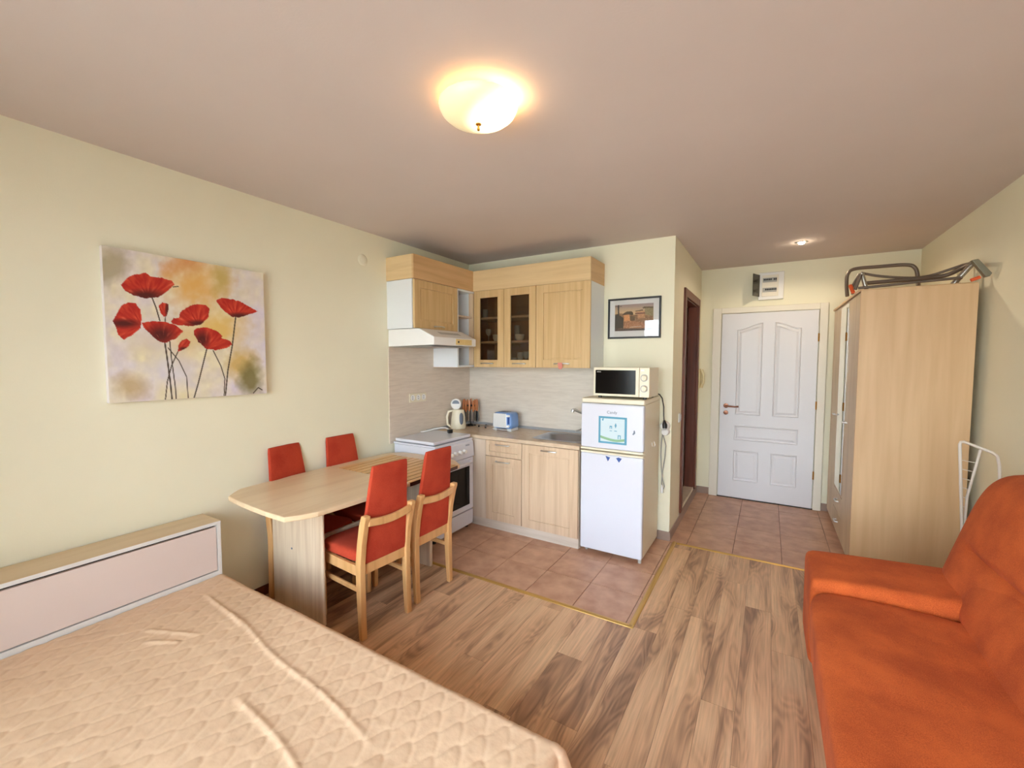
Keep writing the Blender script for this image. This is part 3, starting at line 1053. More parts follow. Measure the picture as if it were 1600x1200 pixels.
def glass_cup(x, y, z, h, r, kind):
    if kind == 'stem':
        p = [(0, 0.001), (r * 0.8, 0.001), (r * 0.75, 0.004), (0.004, 0.008), (0.004, h * 0.45), (r * 0.7, h * 0.55), (r, h * 0.75), (r * 0.85, h), (r * 0.82, h), (r * 0.95, h * 0.75), (r * 0.6, h * 0.57), (0, h * 0.5)]
    elif kind == 'cup':
        p = [(0, 0.001), (r * 0.55, 0.001), (r * 0.9, h * 0.4), (r, h), (r * 0.95, h), (r * 0.85, h * 0.4), (0, h * 0.12)]
    else:
        p = [(0, 0.001), (r * 0.85, 0.001), (r, h), (r * 0.93, h), (r * 0.8, 0.01), (0, 0.01)]
    return obj('x', MB().lathe(p, (x, y, z), 16), M['pot'] if kind == 'cup' else M['glassware'], smooth=True)


m_, nt_, b_ = newmat('glassware')
b_.inputs['Base Color'].default_value = (0.9, 0.93, 0.95, 1)
b_.inputs['Roughness'].default_value = 0.05
b_.inputs['Alpha'].default_value = 0.35
M['glassware'] = m_
top2, top1, bot0 = 1.6695, 1.8925, UZ0 + 0.0165
items = [
    ('drinking_glass', 'tumbler', -2.352, 3.41, top1, 0.085, 0.028, 'tall drinking glass alone on the top shelf behind the left glass door', 'glass'),
    ('wine_glass', 'stem', -2.315, 3.41, top2, 0.12, 0.03, 'stemmed wine glass on the middle shelf behind the left glass door', 'glass'),
    ('cup', 'cup', -2.228, 3.42, top2, 0.065, 0.042, 'white china cup at the right end of the middle shelf behind the left glass door', 'cup'),
    ('carafe', 'tumbler', -2.045, 3.49, top2, 0.15, 0.028, 'tall slim glass carafe on the middle shelf behind the right glass door', 'carafe'),
    ('cup', 'cup', -1.965, 3.40, top2, 0.06, 0.045, 'white china cup in the centre of the middle shelf behind the right glass door', 'cup'),
    ('drinking_glass', 'tumbler', -2.0, 3.36, bot0, 0.07, 0.034, 'low wide glass at the left of the bottom shelf behind the right glass door', 'glass'),
    ('drinking_glass', 'tumbler', -1.935, 3.36, bot0, 0.12, 0.026, 'tall glass in the middle of the bottom shelf behind the right glass door', 'glass'),
    ('wine_glass', 'stem', -1.875, 3.36, bot0, 0.125, 0.03, 'stemmed wine glass at the right of the bottom shelf behind the right glass door', 'glass')]
for nm, kd, x, y, z, h, r, lb, ct in items:
    o = glass_cup(x, y, z, h, r, kd)
    o.name = nm
    tag(o, lb, ct)
pb = obj('plate_stack', MB().lathe([(0, 0), (0.05, 0), (0.095, 0.03), (0.093, 0.034), (0.07, 0.006), (0, 0.006)], (-1.94, 3.51, bot0 + 0.0), 28), M['glassware'], smooth=True)
pb.name = 'glass_bowl'
tag(pb, 'wide shallow glass bowl at the back of the bottom shelf behind the right glass door', 'bowl')

# ------------------------------------------------------------------ kettle, cutlery, trivet, toaster
ket = thing('kettle', 'cream electric kettle with its round lid standing open beside the stove', 'kettle', (-2.60, 3.28, WZt))
kx, ky = -2.585, 3.28
K = MB()
pr = [(0, 0.001), (0.072, 0.001), (0.074, 0.02), (0.068, 0.10), (0.058, 0.17), (0.052, 0.185), (0, 0.187)]
K.lathe(pr, (kx, ky, WZt), 28)
obj('jug', K, M['cream'], ket, smooth=True)
obj('handle', MB().tube([(kx - 0.045, ky - 0.03, WZt + 0.175), (kx - 0.078, ky - 0.05, WZt + 0.165), (kx - 0.095, ky - 0.055, WZt + 0.11), (kx - 0.09, ky - 0.055, WZt + 0.04), (kx - 0.06, ky - 0.035, WZt + 0.015)], [0.012, 0.014, 0.013, 0.012, 0.011], 10), M['cream'], ket, smooth=True)
obj('water_window', MB().sell((kx + 0.058, ky - 0.028, WZt + 0.10), (0.016, 0.02, 0.058), 2.6, 8), M['grey'], ket, smooth=True)
lidc = (kx - 0.02, ky - 0.01, WZt + 0.238)
LD = MB(lambda x, y, z: tuple(Vector(lidc) + Matrix.Rotation(0.45, 3, 'Z') @ Vector((x, y, z))))
LD.lathe([(0, -0.010), (0.046, -0.010), (0.052, -0.004), (0.052, 0.006), (0.046, 0.010), (0, 0.010)], (0, 0, 0), 32, 'y')
ld = obj('lid', LD, M['white'], ket, smooth=True)
LD2 = MB(LD.map)
half = [(0.035 * math.cos(a), 0.035 * math.sin(a) + 0.004) for a in [PI * i / 14 for i in range(15)]]
LD2.prism(half, -0.0125, -0.0102, 'y')
obj('dial', LD2, M['grey'], ld)

cs = thing('cutlery_stand', 'wire stand in the kitchen corner holding wooden-handled cutlery', 'stand', (-2.56, 3.46, WZt))
sx, sy = -2.595, 3.49
m = MB()
m.tube([(sx + 0.055 * math.cos(a), sy + 0.055 * math.sin(a), WZt + 0.005) for a in [2 * PI * i / 16 for i in range(16)]], 0.003, 6, True)
m.tube([(sx + 0.062 * math.cos(a), sy + 0.062 * math.sin(a), WZt + 0.205) for a in [2 * PI * i / 16 for i in range(16)]], 0.003, 6, True)
m.cyl((sx, sy, WZt + 0.002), (sx, sy, WZt + 0.27), 0.004, 8)
for a in (0, PI / 2):
    m.cyl((sx - 0.062 * math.cos(a), sy - 0.062 * math.sin(a), WZt + 0.205), (sx + 0.062 * math.cos(a), sy + 0.062 * math.sin(a), WZt + 0.205), 0.003, 6)
    m.cyl((sx - 0.055 * math.cos(a), sy - 0.055 * math.sin(a), WZt + 0.005), (sx + 0.055 * math.cos(a), sy + 0.055 * math.sin(a), WZt + 0.005), 0.003, 6)
obj('wire_frame', m, M['black'], cs)
k0 = thing('knife', 'wooden-handled knife with a dark blade hanging in the corner stand', 'knife', (0, 0, 0), 'wooden-handled knives hanging in the corner stand')
obj('handle', MB().sell((0, 0, 0.20), (0.0075, 0.009, 0.058), 4, 4), M['knife'], k0, smooth=True)
obj('blade', MB().prism([(-0.007, 0.145), (0.007, 0.145), (0.009, 0.06), (0.006, 0.03), (-0.004, 0.04), (-0.006, 0.08)], -0.001, 0.001, 'y'), M['black'], k0)
nk = 12
for i in range(nk):
    a = 2 * PI * i / nk
    loc = (sx + 0.073 * math.cos(a), sy + 0.073 * math.sin(a), WZt + (0.004 if i % 2 else 0.012))
    if i == 0:
        k0.location = loc
    else:
        dup(k0, loc, a, k0['label'])

tv = thing('trivet', 'small folding wire trivet with black rubber ends left of the toaster', 'trivet', (-2.36, 3.49, WZt))
m = MB()
for (p, q) in (((-2.43, 3.53), (-2.36, 3.42)), ((-2.46, 3.45), (-2.30, 3.50)), ((-2.44, 3.53), (-2.30, 3.52))):
    m.tube([(p[0], p[1], WZt + 0.010), ((p[0] + q[0]) / 2, (p[1] + q[1]) / 2, WZt + 0.012), (q[0], q[1], WZt + 0.010)], 0.0025, 6)
obj('wire', m, M['chrome'], tv)
for (x, y) in ((-2.36, 3.42), (-2.46, 3.45), (-2.43, 3.53), (-2.30, 3.51)):
    obj('foot', MB().sell((x, y, WZt + 0.010), (0.009, 0.009, 0.009), 2.4, 5), M['black'], tv, smooth=True)

to = thing('toaster', 'light blue two-slice toaster with a silver side, on the worktop', 'toaster', (-2.11, 3.44, WZt))
tx0, tx1, ty0, ty1, tz0, tz1 = -2.25, -2.03, 3.365, 3.52, WZt + 0.02, WZt + 0.175
tmid = (tx0 + tx1) / 2


def tsh(x, y, z):
    t = (z - tz0) / (tz1 - tz0)
    return (tmid + (x - tmid) * (1 - 0.10 * t * t), y, z)


obj('body', MB().sell((tmid, (ty0 + ty1) / 2, (tz0 + tz1) / 2), ((tx1 - tx0) / 2, (ty1 - ty0) / 2, (tz1 - tz0) / 2), 7, 10, tsh), M['blue'], to, smooth=True)
obj('side_plate', MB().prism([(tx0 + 0.016, tz0 + 0.012), (tx1 - 0.052, tz0 + 0.012), (tx1 - 0.058, tz1 - 0.010), (tx0 + 0.022, tz1 - 0.010)], ty0 - 0.003, ty0 + 0.01, 'y'), M['silver'], to, bevel=0.003)
obj('slot', MB().box(tx0 + 0.05, tx1 - 0.07, ty0 + 0.04, ty0 + 0.065, tz1 - 0.004, tz1 + 0.001).box(tx0 + 0.05, tx1 - 0.07, ty0 + 0.095, ty0 + 0.12, tz1 - 0.004, tz1 + 0.001), M['black'], to)
obj('lever_slot', MB().box(tx1 - 0.044, tx1 - 0.022, ty0 - 0.001, ty0 + 0.01, tz0 + 0.05, tz0 + 0.125), M['bluedark'], to, bevel=0.002)
obj('lever', MB().box(tx1 - 0.048, tx1 - 0.018, ty0 - 0.018, ty0 + 0.004, tz0 + 0.118, tz0 + 0.136), M['melamine'], to, bevel=0.003)
obj('dial', MB().cyl((tx1 - 0.033, ty0 + 0.004, tz0 + 0.03), (tx1 - 0.033, ty0 - 0.012, tz0 + 0.03), 0.012, 14), M['white'], to)
obj('foot', MB().box(tx0 + 0.01, tx0 + 0.05, ty0 + 0.01, ty1 - 0.01, WZt + 0.001, tz0 + 0.004), M['silver'], to)
obj('foot', MB().box(tx1 - 0.05, tx1 - 0.01, ty0 + 0.01, ty1 - 0.01, WZt + 0.001, tz0 + 0.004), M['silver'], to)
obj('base_rail', MB().tube([(tx0 + 0.005, ty0 + 0.005, WZt + 0.016), (tmid, ty0 - 0.012, WZt + 0.014), (tx1 - 0.005, ty0 + 0.005, WZt + 0.016)], 0.004, 8), M['silver'], to, smooth=True)

# ------------------------------------------------------------------ fridge + microwave
fg = thing('fridge', 'white two-door fridge-freezer with cream trims, a teal picture and magnets on it', 'fridge', (-0.99, 3.35, 0.0))
FX0, FX1, FY = -1.228, -0.752, 3.075
obj('cabinet', MB().box(FX0 + 0.003, FX1 - 0.003, FY + 0.05, 3.60, 0.03, 1.168), M['cream'], fg, bevel=0.004)
obj('top_panel', MB().box(FX0, FX1, FY + 0.012, 3.60, 1.169, 1.205), M['cream'], fg, bevel=0.008)
obj('lower_door', MB().box(FX0, FX1, FY, FY + 0.047, 0.035, 0.785), M['appl'], fg, bevel=0.010)
obj('lower_door_grip', MB().box(FX0, FX1, FY - 0.001, FY + 0.047, 0.786, 0.802), M['cream'], fg, bevel=0.004)
obj('upper_door', MB().box(FX0, FX1, FY, FY + 0.047, 0.828, 1.166), M['appl'], fg, bevel=0.010)
obj('upper_door_grip', MB().box(FX0, FX1, FY - 0.001, FY + 0.047, 0.811, 0.827), M['cream'], fg, bevel=0.004)
for (x, y) in ((FX0 + 0.03, FY + 0.07), (FX1 - 0.022, FY + 0.04), (FX0 + 0.03, 3.57), (FX1 - 0.03, 3.57)):
    obj('foot', MB().cyl((x, y, 0.0006), (x, y, 0.036), 0.014, 12), M['lightgrey'], fg)
text('lettering', 'Candy', M['grey'], 0.03, (-0.985, FY - 0.001, 1.105), (PI / 2, 0, 0), fg)
# teal picture
pc = thing('magnet_picture', 'square drawing in a teal border stuck on the freezer door', 'picture', (-0.98, FY, 0.87))
pm = MB()
PX0, PX1, PZ0, PZ1 = -1.085, -0.872, 0.872, 1.074
obj('sheet', MB().box(PX0, PX1, FY - 0.003, FY - 0.0005, PZ0, PZ1), M['paper'], pc)
pm.box(PX0, PX1, FY - 0.005, FY - 0.003, PZ0, PZ0 + 0.014).box(PX0, PX1, FY - 0.005, FY - 0.003, PZ1 - 0.014, PZ1)
pm.box(PX0, PX0 + 0.014, FY - 0.005, FY - 0.003, PZ0 + 0.014, PZ1 - 0.014).box(PX1 - 0.016, PX1, FY - 0.005, FY - 0.003, PZ0 + 0.014, PZ1 - 0.014)
obj('border', pm, M['teal'], pc)
gp = [(PX0 + 0.014 + t * (PX1 - PX0 - 0.03), PZ0 + 0.035 + 0.032 * abs(t * 1.25 - 0.8) ** 1.6) for t in [i / 10 for i in range(11)]]
gp2 = gp + [(x, z - 0.018) for x, z in gp[::-1]]
obj('hill_drawing', MB().prism(gp2, FY - 0.0045, FY - 0.003, 'y'), M['green'], pc)
for q_ in (MB().prism([(-0.955, 1.03), (-0.947, 1.01), (-0.955, 0.99), (-0.963, 1.01)], FY - 0.0045, FY - 0.003, 'y'),
           MB().prism([(-1.0, 1.006), (-0.982, 1.006), (-0.982, 0.985), (-0.988, 0.985), (-0.988, 0.998), (-0.995, 0.998), (-0.995, 0.985), (-1.0, 0.985)], FY - 0.0045, FY - 0.003, 'y'),
           MB().box(-1.0, -0.982, FY - 0.0045, FY - 0.003, 0.967, 0.971), MB().box(-0.965, -0.945, FY - 0.0045, FY - 0.003, 0.967, 0.972),
           MB().prism([(-0.938, 0.94), (-0.916, 0.94), (-0.916, 0.912), (-0.922, 0.912), (-0.922, 0.934), (-0.932, 0.934), (-0.932, 0.912), (-0.938, 0.912)], FY - 0.0045, FY - 0.003, 'y'),
           MB().prism([(-1.06, 1.055), (-1.045, 1.06), (-1.05, 1.04), (-1.058, 1.042)], FY - 0.0045, FY - 0.003, 'y')):
    obj('drawn_mark', q_, M['teal'], pc)
mg = obj('magnet', MB().prism([(-1.028, 0.776), (-0.994, 0.768), (-1.010, 0.738)], FY - 0.006, FY - 0.0005, 'y'), M['navy'], bevel=0.001)
tag(mg, 'left one of two blue triangular magnets at the top of the lower fridge door', 'magnet')
mg = obj('magnet', MB().prism([(-0.948, 0.768), (-0.93, 0.775), (-0.906, 0.768), (-0.926, 0.738)], FY - 0.006, FY - 0.0005, 'y'), M['navy'], bevel=0.001)
tag(mg, 'right one of two blue triangular magnets at the top of the lower fridge door', 'magnet')
mg = obj('magnet', MB().prism([(-0.832, 0.955), (-0.822, 0.952), (-0.811, 0.965), (-0.815, 0.985), (-0.821, 0.985), (-0.823, 0.968)], FY - 0.006, FY - 0.0005, 'y'), M['grey'], bevel=0.001)
tag(mg, 'small grey magnet right of the teal picture on the freezer door', 'magnet')
hk = obj('hook', MB().tube([(FX1 + 0.003, 3.33, 0.86), (FX1 + 0.004, 3.34, 0.835), (FX1 + 0.016, 3.36, 0.828), (FX1 + 0.016, 3.38, 0.835), (FX1 + 0.004, 3.39, 0.86)], 0.004, 8), M['white'], smooth=True)
tag(hk, 'small white hook stuck on the right side of the fridge', 'hook')

mw = thing('microwave', 'cream microwave oven with two dials and a black window, standing on the fridge', 'microwave', (-0.945, 3.3, 1.205))
MX0, MX1, MY, MZ0, MZ1 = -1.157, -0.735, 3.145, 1.219, 1.438
obj('housing', MB().box(MX0, MX1, MY + 0.02, 3.44, MZ0, MZ1), M['cream'], mw, bevel=0.005)
dr = obj('door', MB().box(MX0, -0.808, MY, MY + 0.018, MZ0 + 0.002, MZ1), M['cream'], mw, bevel=0.004)
obj('window', MB().box(-1.141, -0.834, MY - 0.0025, MY + 0.001, MZ0 + 0.02, MZ1 - 0.02), M['blackglass'], dr, bevel=0.001)
text('lettering', 'SANG', M['white'], 0.012, (-1.113, MY - 0.0028, 1.404), (PI / 2, 0, 0), mw)
obj('control_panel', MB().box(-0.806, MX1, MY, MY + 0.018, MZ0 + 0.002, MZ1), M['cream'], mw, bevel=0.003)
obj('label_strip', MB().box(-0.798, -0.772, MY - 0.001, MY, 1.412, 1.425), M['white'], mw)
for z in (1.364, 1.285):
    obj('dial_scale', MB().cyl((-0.772, MY + 0.001, z), (-0.772, MY - 0.0012, z), 0.027, 28), M['lightgrey'], mw)
    obj('dial', MB().lathe([(0, -0.016), (0.018, -0.016), (0.022, -0.0013), (0, -0.0013)], (-0.772, MY, z), 24, 'y'), M['cream'], mw, smooth=True)
    obj('dial_grip', MB().box(-0.775, -0.769, MY - 0.021, MY - 0.0162, z - 0.016, z + 0.016), M['cream'], mw)
for (x, y) in ((MX0 + 0.04, MY + 0.04), (MX1 - 0.04, MY + 0.04), (MX0 + 0.04, 3.40), (MX1 - 0.04, 3.40)):
    obj('foot', MB().cyl((x, y, 1.2052), (x, y, 1.22), 0.014, 12), M['black'], mw)

# socket on pier with adapter, plug and cords
ad = thing('socket_adapter', 'white round socket adapter on the wall right of the fridge', 'adapter', (-0.710, YB, 0.93))
obj('base', MB().lathe([(0, -0.05), (0.03, -0.05), (0.036, -0.04), (0.038, 0)], (-0.710, YB - 0.002, 0.957), 24, 'y'), M['white'], ad, smooth=True)
obj('lower_socket', MB().lathe([(0, -0.05), (0.026, -0.05), (0.03, -0.04), (0.032, 0)], (-0.706, YB - 0.002, 0.912), 24, 'y'), M['white'], ad, smooth=True)
mc = mw
obj('cable', MB().tube([(-0.745, 3.46, 1.23), (-0.735, 3.49, 1.222), (-0.722, 3.53, 1.19), (-0.714, 3.555, 1.12), (-0.714, 3.56, 1.05), (-0.710, 3.56, 1.0)], 0.0045, 8), M['cordblack'], mc, smooth=True)
obj('plug', MB().tube([(-0.710, 3.56, 1.01), (-0.704, 3.558, 0.975), (-0.702, 3.555, 0.945)], [0.008, 0.02, 0.018], 12), M['black'], mc, smooth=True)
gc = fg
obj('cable', MB().tube([(-0.722, 3.60, 0.88), (-0.700, 3.60, 0.80), (-0.706, 3.60, 0.70), (-0.722, 3.60, 0.58), (-0.728, 3.60, 0.48), (-0.712, 3.60, 0.43), (-0.706, 3.60, 0.46), (-0.722, 3.60, 0.52), (-0.731, 3.60, 0.60), (-0.738, 3.60, 0.72), (-0.735, 3.60, 0.82), (-0.728, 3.60, 0.89)], 0.004, 8), M['cord'], gc, smooth=True)
obj('plug', MB().tube([(-0.724, 3.595, 0.47), (-0.722, 3.592, 0.42), (-0.718, 3.59, 0.405)], [0.007, 0.013, 0.012], 10), M['white'], gc, smooth=True)

# ------------------------------------------------------------------ table
tb = thing('dining_table', 'pale maple boat-shaped dining table with a slatted wooden inset, on two panel legs', 'table', (-2.28, 1.85, 0))
TZ0, TZ1 = 0.708, 0.735
outl = []


def side(y):
    t = (y - 1.18) / (2.53 - 1.18)
    return 0.362 + 0.03 * math.sin(PI * min(max(t, 0), 1))


ys_ = [1.29 + (2.43 - 1.29) * i / 12 for i in range(13)]
cxT = -2.273
outl = [(-2.55, 1.184), (-2.42, 1.168), (-2.27, 1.158), (-2.12, 1.154), (-1.975, 1.156), (-1.933, 1.222)]
outl += [(cxT + side(y), y) for y in ys_]
outl += [(-2.02, 2.515), (-2.15, 2.53), (-2.42, 2.53), (-2.56, 2.515)]
outl += [(cxT - side(y), y) for y in ys_[::-1]]
outl += [(-2.60, 1.235)]


def clip(poly, a, b, c):
    """keep a*x+b*y<=c"""
    out = []
    n = len(poly)
    for i in range(n):
        p, q = poly[i], poly[(i + 1) % n]
        dp, dq = a * p[0] + b * p[1] - c, a * q[0] + b * q[1] - c
        if dp <= 0:
            out.append(p)
        if (dp < 0 < dq) or (dq < 0 < dp):
            t = dp / (dp - dq)
            out.append((p[0] + (q[0] - p[0]) * t, p[1] + (q[1] - p[1]) * t))
    return out


Y0s, Y1s, X0s, X1s = 1.908, 2.405, -2.575, -1.90
near = clip(outl, 0, 1, Y0s)
far = clip(outl, 0, -1, -Y1s)
mid = clip(clip(outl, 0, -1, -Y0s - 0.002), 0, 1, Y1s - 0.002)
strip = clip(mid, 1, 0, X0s)
obj('tabletop', MB().prism(near, TZ0, TZ1), M['table'], tb, bevel=0.006, seg=3)
obj('tabletop', MB().prism(far, TZ0, TZ1), M['table'], tb, bevel=0.003)
obj('edge_board', MB().prism(strip, TZ0, TZ1), M['table'], tb, bevel=0.003)
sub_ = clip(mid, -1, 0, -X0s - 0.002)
obj('slat_gap_shade', MB().prism(sub_, TZ0, TZ1 - 0.0035), M['darkwood2'], tb)  # dark filler just below the slat tops, standing in for shade in the gaps
nsl = 11
wS = 0.0595
for k in range(12):
    a = X0s + 0.004 + k * wS
    b = a + wS - 0.012
    if k == 11:
        b = -1.8
    pg = clip(clip(mid, -1, 0, -a), 1, 0, b)
    if len(pg) > 2:
        obj('slat', MB().prism(pg, TZ1 - 0.0033, TZ1), M['slat'], tb)
LP = MB().box(-2.572, -2.082, 1.432, 1.452, 0.001, TZ0 - 0.001)
obj('panel_leg', LP, M['tableleg'], tb, bevel=0.010, seg=4)
obj('panel_leg', MB().box(-2.55, -2.045, 2.262, 2.292, 0.001, TZ0 - 0.003), M['tableleg'], tb, bevel=0.010, seg=4)
obj('stretcher', MB().box(-2.232, -2.213, 1.4525, 2.261, 0.415, 0.462), M['tableleg'], tb, bevel=0.002)
obj('screw_cap', MB().cyl((-2.37, 1.4325, 0.385), (-2.37, 1.430, 0.385), 0.006, 12), M['grey'], tb)

# ------------------------------------------------------------------ chairs (local: front towards -X, floor at z 0)


def swept(profile, w, yc, ny=1):
    """profile: list of (xback, xfront, z): bar of width w swept upwards"""
    m = MB()
    vs, fs = [], []
    for xb, xf, z in profile:
        vs += [(xf, yc - w / 2, z), (xb, yc - w / 2, z), (xb, yc + w / 2, z), (xf, yc + w / 2, z)]
    n = len(profile)
    for i in range(n - 1):
        for k in range(4):
            l = (k + 1) % 4
            fs.append((i * 4 + k, i * 4 + l, (i + 1) * 4 + l, (i + 1) * 4 + k))
    fs.append((0, 1, 2, 3))
    fs.append(tuple((n - 1) * 4 + k for k in range(4)))
    return m.add(vs, fs)


ch = thing('dining_chair', '', 'chair', (0, 0, 0), 'red dining chairs around the table')
HWc = 0.172
for s in (-1, 1):
    y = s * (HWc - 0.018)
    prof = [(0.010, -0.018, 0.0), (0.006, -0.028, 0.12), (0.004, -0.036, 0.26), (0.004, -0.040, 0.40), (0.018, -0.024, 0.52), (0.040, -0.004, 0.62), (0.054, 0.012, 0.665), (0.054, 0.018, 0.682)]
    obj('leg', swept(prof, 0.036, y), M['chairwood'], ch, bevel=0.006, seg=3)
    prof = [(-0.370, -0.398, 0.0), (-0.368, -0.401, 0.2), (-0.366, -0.403, 0.395)]
    obj('leg', swept(prof, 0.032, s * 0.154), M['chairwood'], ch, bevel=0.005)
    obj('side_rail', MB().prism([(-0.03, s * 0.138), (-0.03, s * 0.158), (-0.368, s * 0.160), (-0.368, s * 0.140)], 0.335, 0.392), M['chairwood'], ch, bevel=0.003)
    obj('stretcher', MB().prism([(-0.03, s * 0.142), (-0.03, s * 0.156), (-0.371, s * 0.158), (-0.371, s * 0.144)], 0.245, 0.272), M['chairwood'], ch, bevel=0.003)
obj('front_rail', MB().box(-0.397, -0.377, -0.138, 0.138, 0.335, 0.392), M['chairwood'], ch, bevel=0.003)
obj('back_rail', MB().box(-0.028, -0.008, -0.142, 0.142, 0.345, 0.402), M['chairwood'], ch, bevel=0.003)
# curved crest bar between the posts, bowed backwards
vs, fs = [], []
n = 14
for i in range(n + 1):
    t = i / n
    y = -HWc + 0.028 + t * (2 * HWc - 0.056)
    bwv = 0.004 * math.sin(PI * t)
    zz = 0.665 - 0.016 * math.sin(PI * t)
    vs += [(0.030 + bwv, y, zz - 0.048), (0.050 + bwv, y, zz - 0.040), (0.050 + bwv, y, zz), (0.030 + bwv, y, zz)]
for i in range(n):
    for k in range(4):
        l = (k + 1) % 4
        fs.append((i * 4 + k, i * 4 + l, i * 4 + 4 + l, i * 4 + 4 + k))
fs += [(0, 1, 2, 3), tuple(n * 4 + k for k in range(4))]
obj('crest_rail', MB().add(vs, fs), M['chairwood'], ch, bevel=0.004, seg=3)
# backrest pad
vs, fs = [], []
nz, ny = 16, 8
BT = 0.034
for i in range(nz + 1):
    t = i / nz
    z = 0.403 + t * (0.935 - 0.403)
    xc = -0.012 + 0.055 * (t ** 1.1) - 0.006 * math.sin(PI * t)
    hwid = 0.138 if z < 0.66 else 0.138 - 0.024 * ((z - 0.66) / 0.275)
    if z < 0.66:
        hwid = 0.136
    for side_ in (0, 1):
        for j in range(ny + 1):
            u = -1 + 2 * j / ny
            th = BT / 2 * (1 - 0.35 * abs(u) ** 4)
            if i in (0, nz):
                th *= 0.6
            vs.append((xc + (th if side_ else -th), u * hwid, z))
R_ = 2 * (ny + 1)
for i in range(nz):
    for s in (0, 1):
        for j in range(ny):
            a = i * R_ + s * (ny + 1) + j
            fs.append((a, a + 1, a + 1 + R_, a + R_))
    for j in (0, ny):
        a = i * R_ + j
        b = a + ny + 1
        fs.append((a, b, b + R_, a + R_))
for i in (0, nz):
    for j in range(ny):
        a = i * R_ + j
        fs.append((a, a + 1, a + ny + 2, a + ny + 1))
obj('backrest', MB().add(vs, fs), M['chairfab'], ch, smooth=True, bevel=0.004, seg=3)


def seatfn(x, y, z):
    t = (x + 0.41) / 0.40
    k = 1.0 - 0.08 * t
    return (x, y * k, z)


obj('seat', MB().sell((-0.210, 0, 0.428), (0.187, 0.160, 0.034), 6, 12, seatfn), M['chairfab'], ch, smooth=True)
ch.location = (-1.795, 1.628, 0)
ch.rotation_euler = (0, 0, -0.075)
ch['label'] = 'red upholstered dining chair nearest the bed on the room side of the table'
dup(ch, (-1.803, 2.035, 0), -0.01, 'red upholstered dining chair in front of the stove, backrest towards the room')
dup(ch, (-2.655, 1.603, 0), PI + 0.17, 'red upholstered dining chair between table and wall, nearer the poppy painting')
dup(ch, (-2.655, 2.02, 0), PI, 'red upholstered dining chair between table and wall, nearer the stove')

# ------------------------------------------------------------------ poppy painting


def in_poly(px, py, poly):
    c = np.zeros(px.shape, bool)
    n = len(poly)
    j = n - 1
    for i in range(n):
        xi, yi = poly[i]
        xj, yj = poly[j]
        cond = ((yi > py) != (yj > py)) & (px < (xj - xi) * (py - yi) / (yj - yi + 1e-9) + xi)
        c ^= cond
        j = i
    return c


def homog(dst):
    """unit square (0,0)tl (1,0)tr (1,1)br (0,1)bl -> dst pixels"""
    src = [(0, 0), (1, 0), (1, 1), (0, 1)]
    A_, b_ = [], []
    for (u, v), (x, y) in zip(src, dst):
        A_.append([u, v, 1, 0, 0, 0, -u * x, -v * x]); b_.append(x)
        A_.append([0, 0, 0, u, v, 1, -u * y, -v * y]); b_.append(y)
    h = np.linalg.solve(np.array(A_, float), np.array(b_, float))
    return h


def vnoise(x, y, seed=0):
    """smooth value noise"""
    rs = np.random.RandomState(seed)
    g = rs.rand(64, 64)
    xi = np.floor(x).astype(int)
    yi = np.floor(y).astype(int)
    fx, fy = x - xi, y - yi
    fx = fx * fx * (3 - 2 * fx)
    fy = fy * fy * (3 - 2 * fy)
    a = g[xi % 64, yi % 64]; b = g[(xi + 1) % 64, yi % 64]
    c = g[xi % 64, (yi + 1) % 64]; d = g[(xi + 1) % 64, (yi + 1) % 64]
    return (a * (1 - fx) + b * fx) * (1 - fy) + (c * (1 - fx) + d * fx) * fy


def fbm(x, y, s=0):
    return (vnoise(x, y, s) + 0.5 * vnoise(2 * x, 2 * y, s + 1) + 0.25 * vnoise(4 * x, 4 * y, s + 2)) / 1.75


def print_plane(name, nu, nv, pos, colfn, mat, parent):
    """pos(u,v)->xyz ; colfn(u,v arrays) -> sRGB 0-255 array"""
    uu, vv = np.meshgrid(np.linspace(0, 1, nu), np.linspace(0, 1, nv))
    u, v = uu.ravel(), vv.ravel()
    P = np.stack(pos(u, v), 1)
    off = np.array(world_loc(parent))
    fs = []
    for j in range(nv - 1):
        for i in range(nu - 1):
            a = j * nu + i
            fs.append((a, a + 1, a + 1 + nu, a + nu))
    me = bpy.data.meshes.new(name)
    me.from_pydata((P - off).tolist(), [], fs)
    c = np.clip(colfn(u, v), 0, 255) / 255.0
    l = np.where(c <= 0.04045, c / 12.92, ((c + 0.055) / 1.055) ** 2.4)
    at = me.color_attributes.new('Col', 'FLOAT_COLOR', 'POINT')
    at.data.foreach_set('color', np.concatenate([l, np.ones((len(l), 1))], 1).ravel())
    me.materials.append(mat)
    o = bpy.data.objects.new(name, me)
    COL.objects.link(o)
    o.parent = parent
    return o


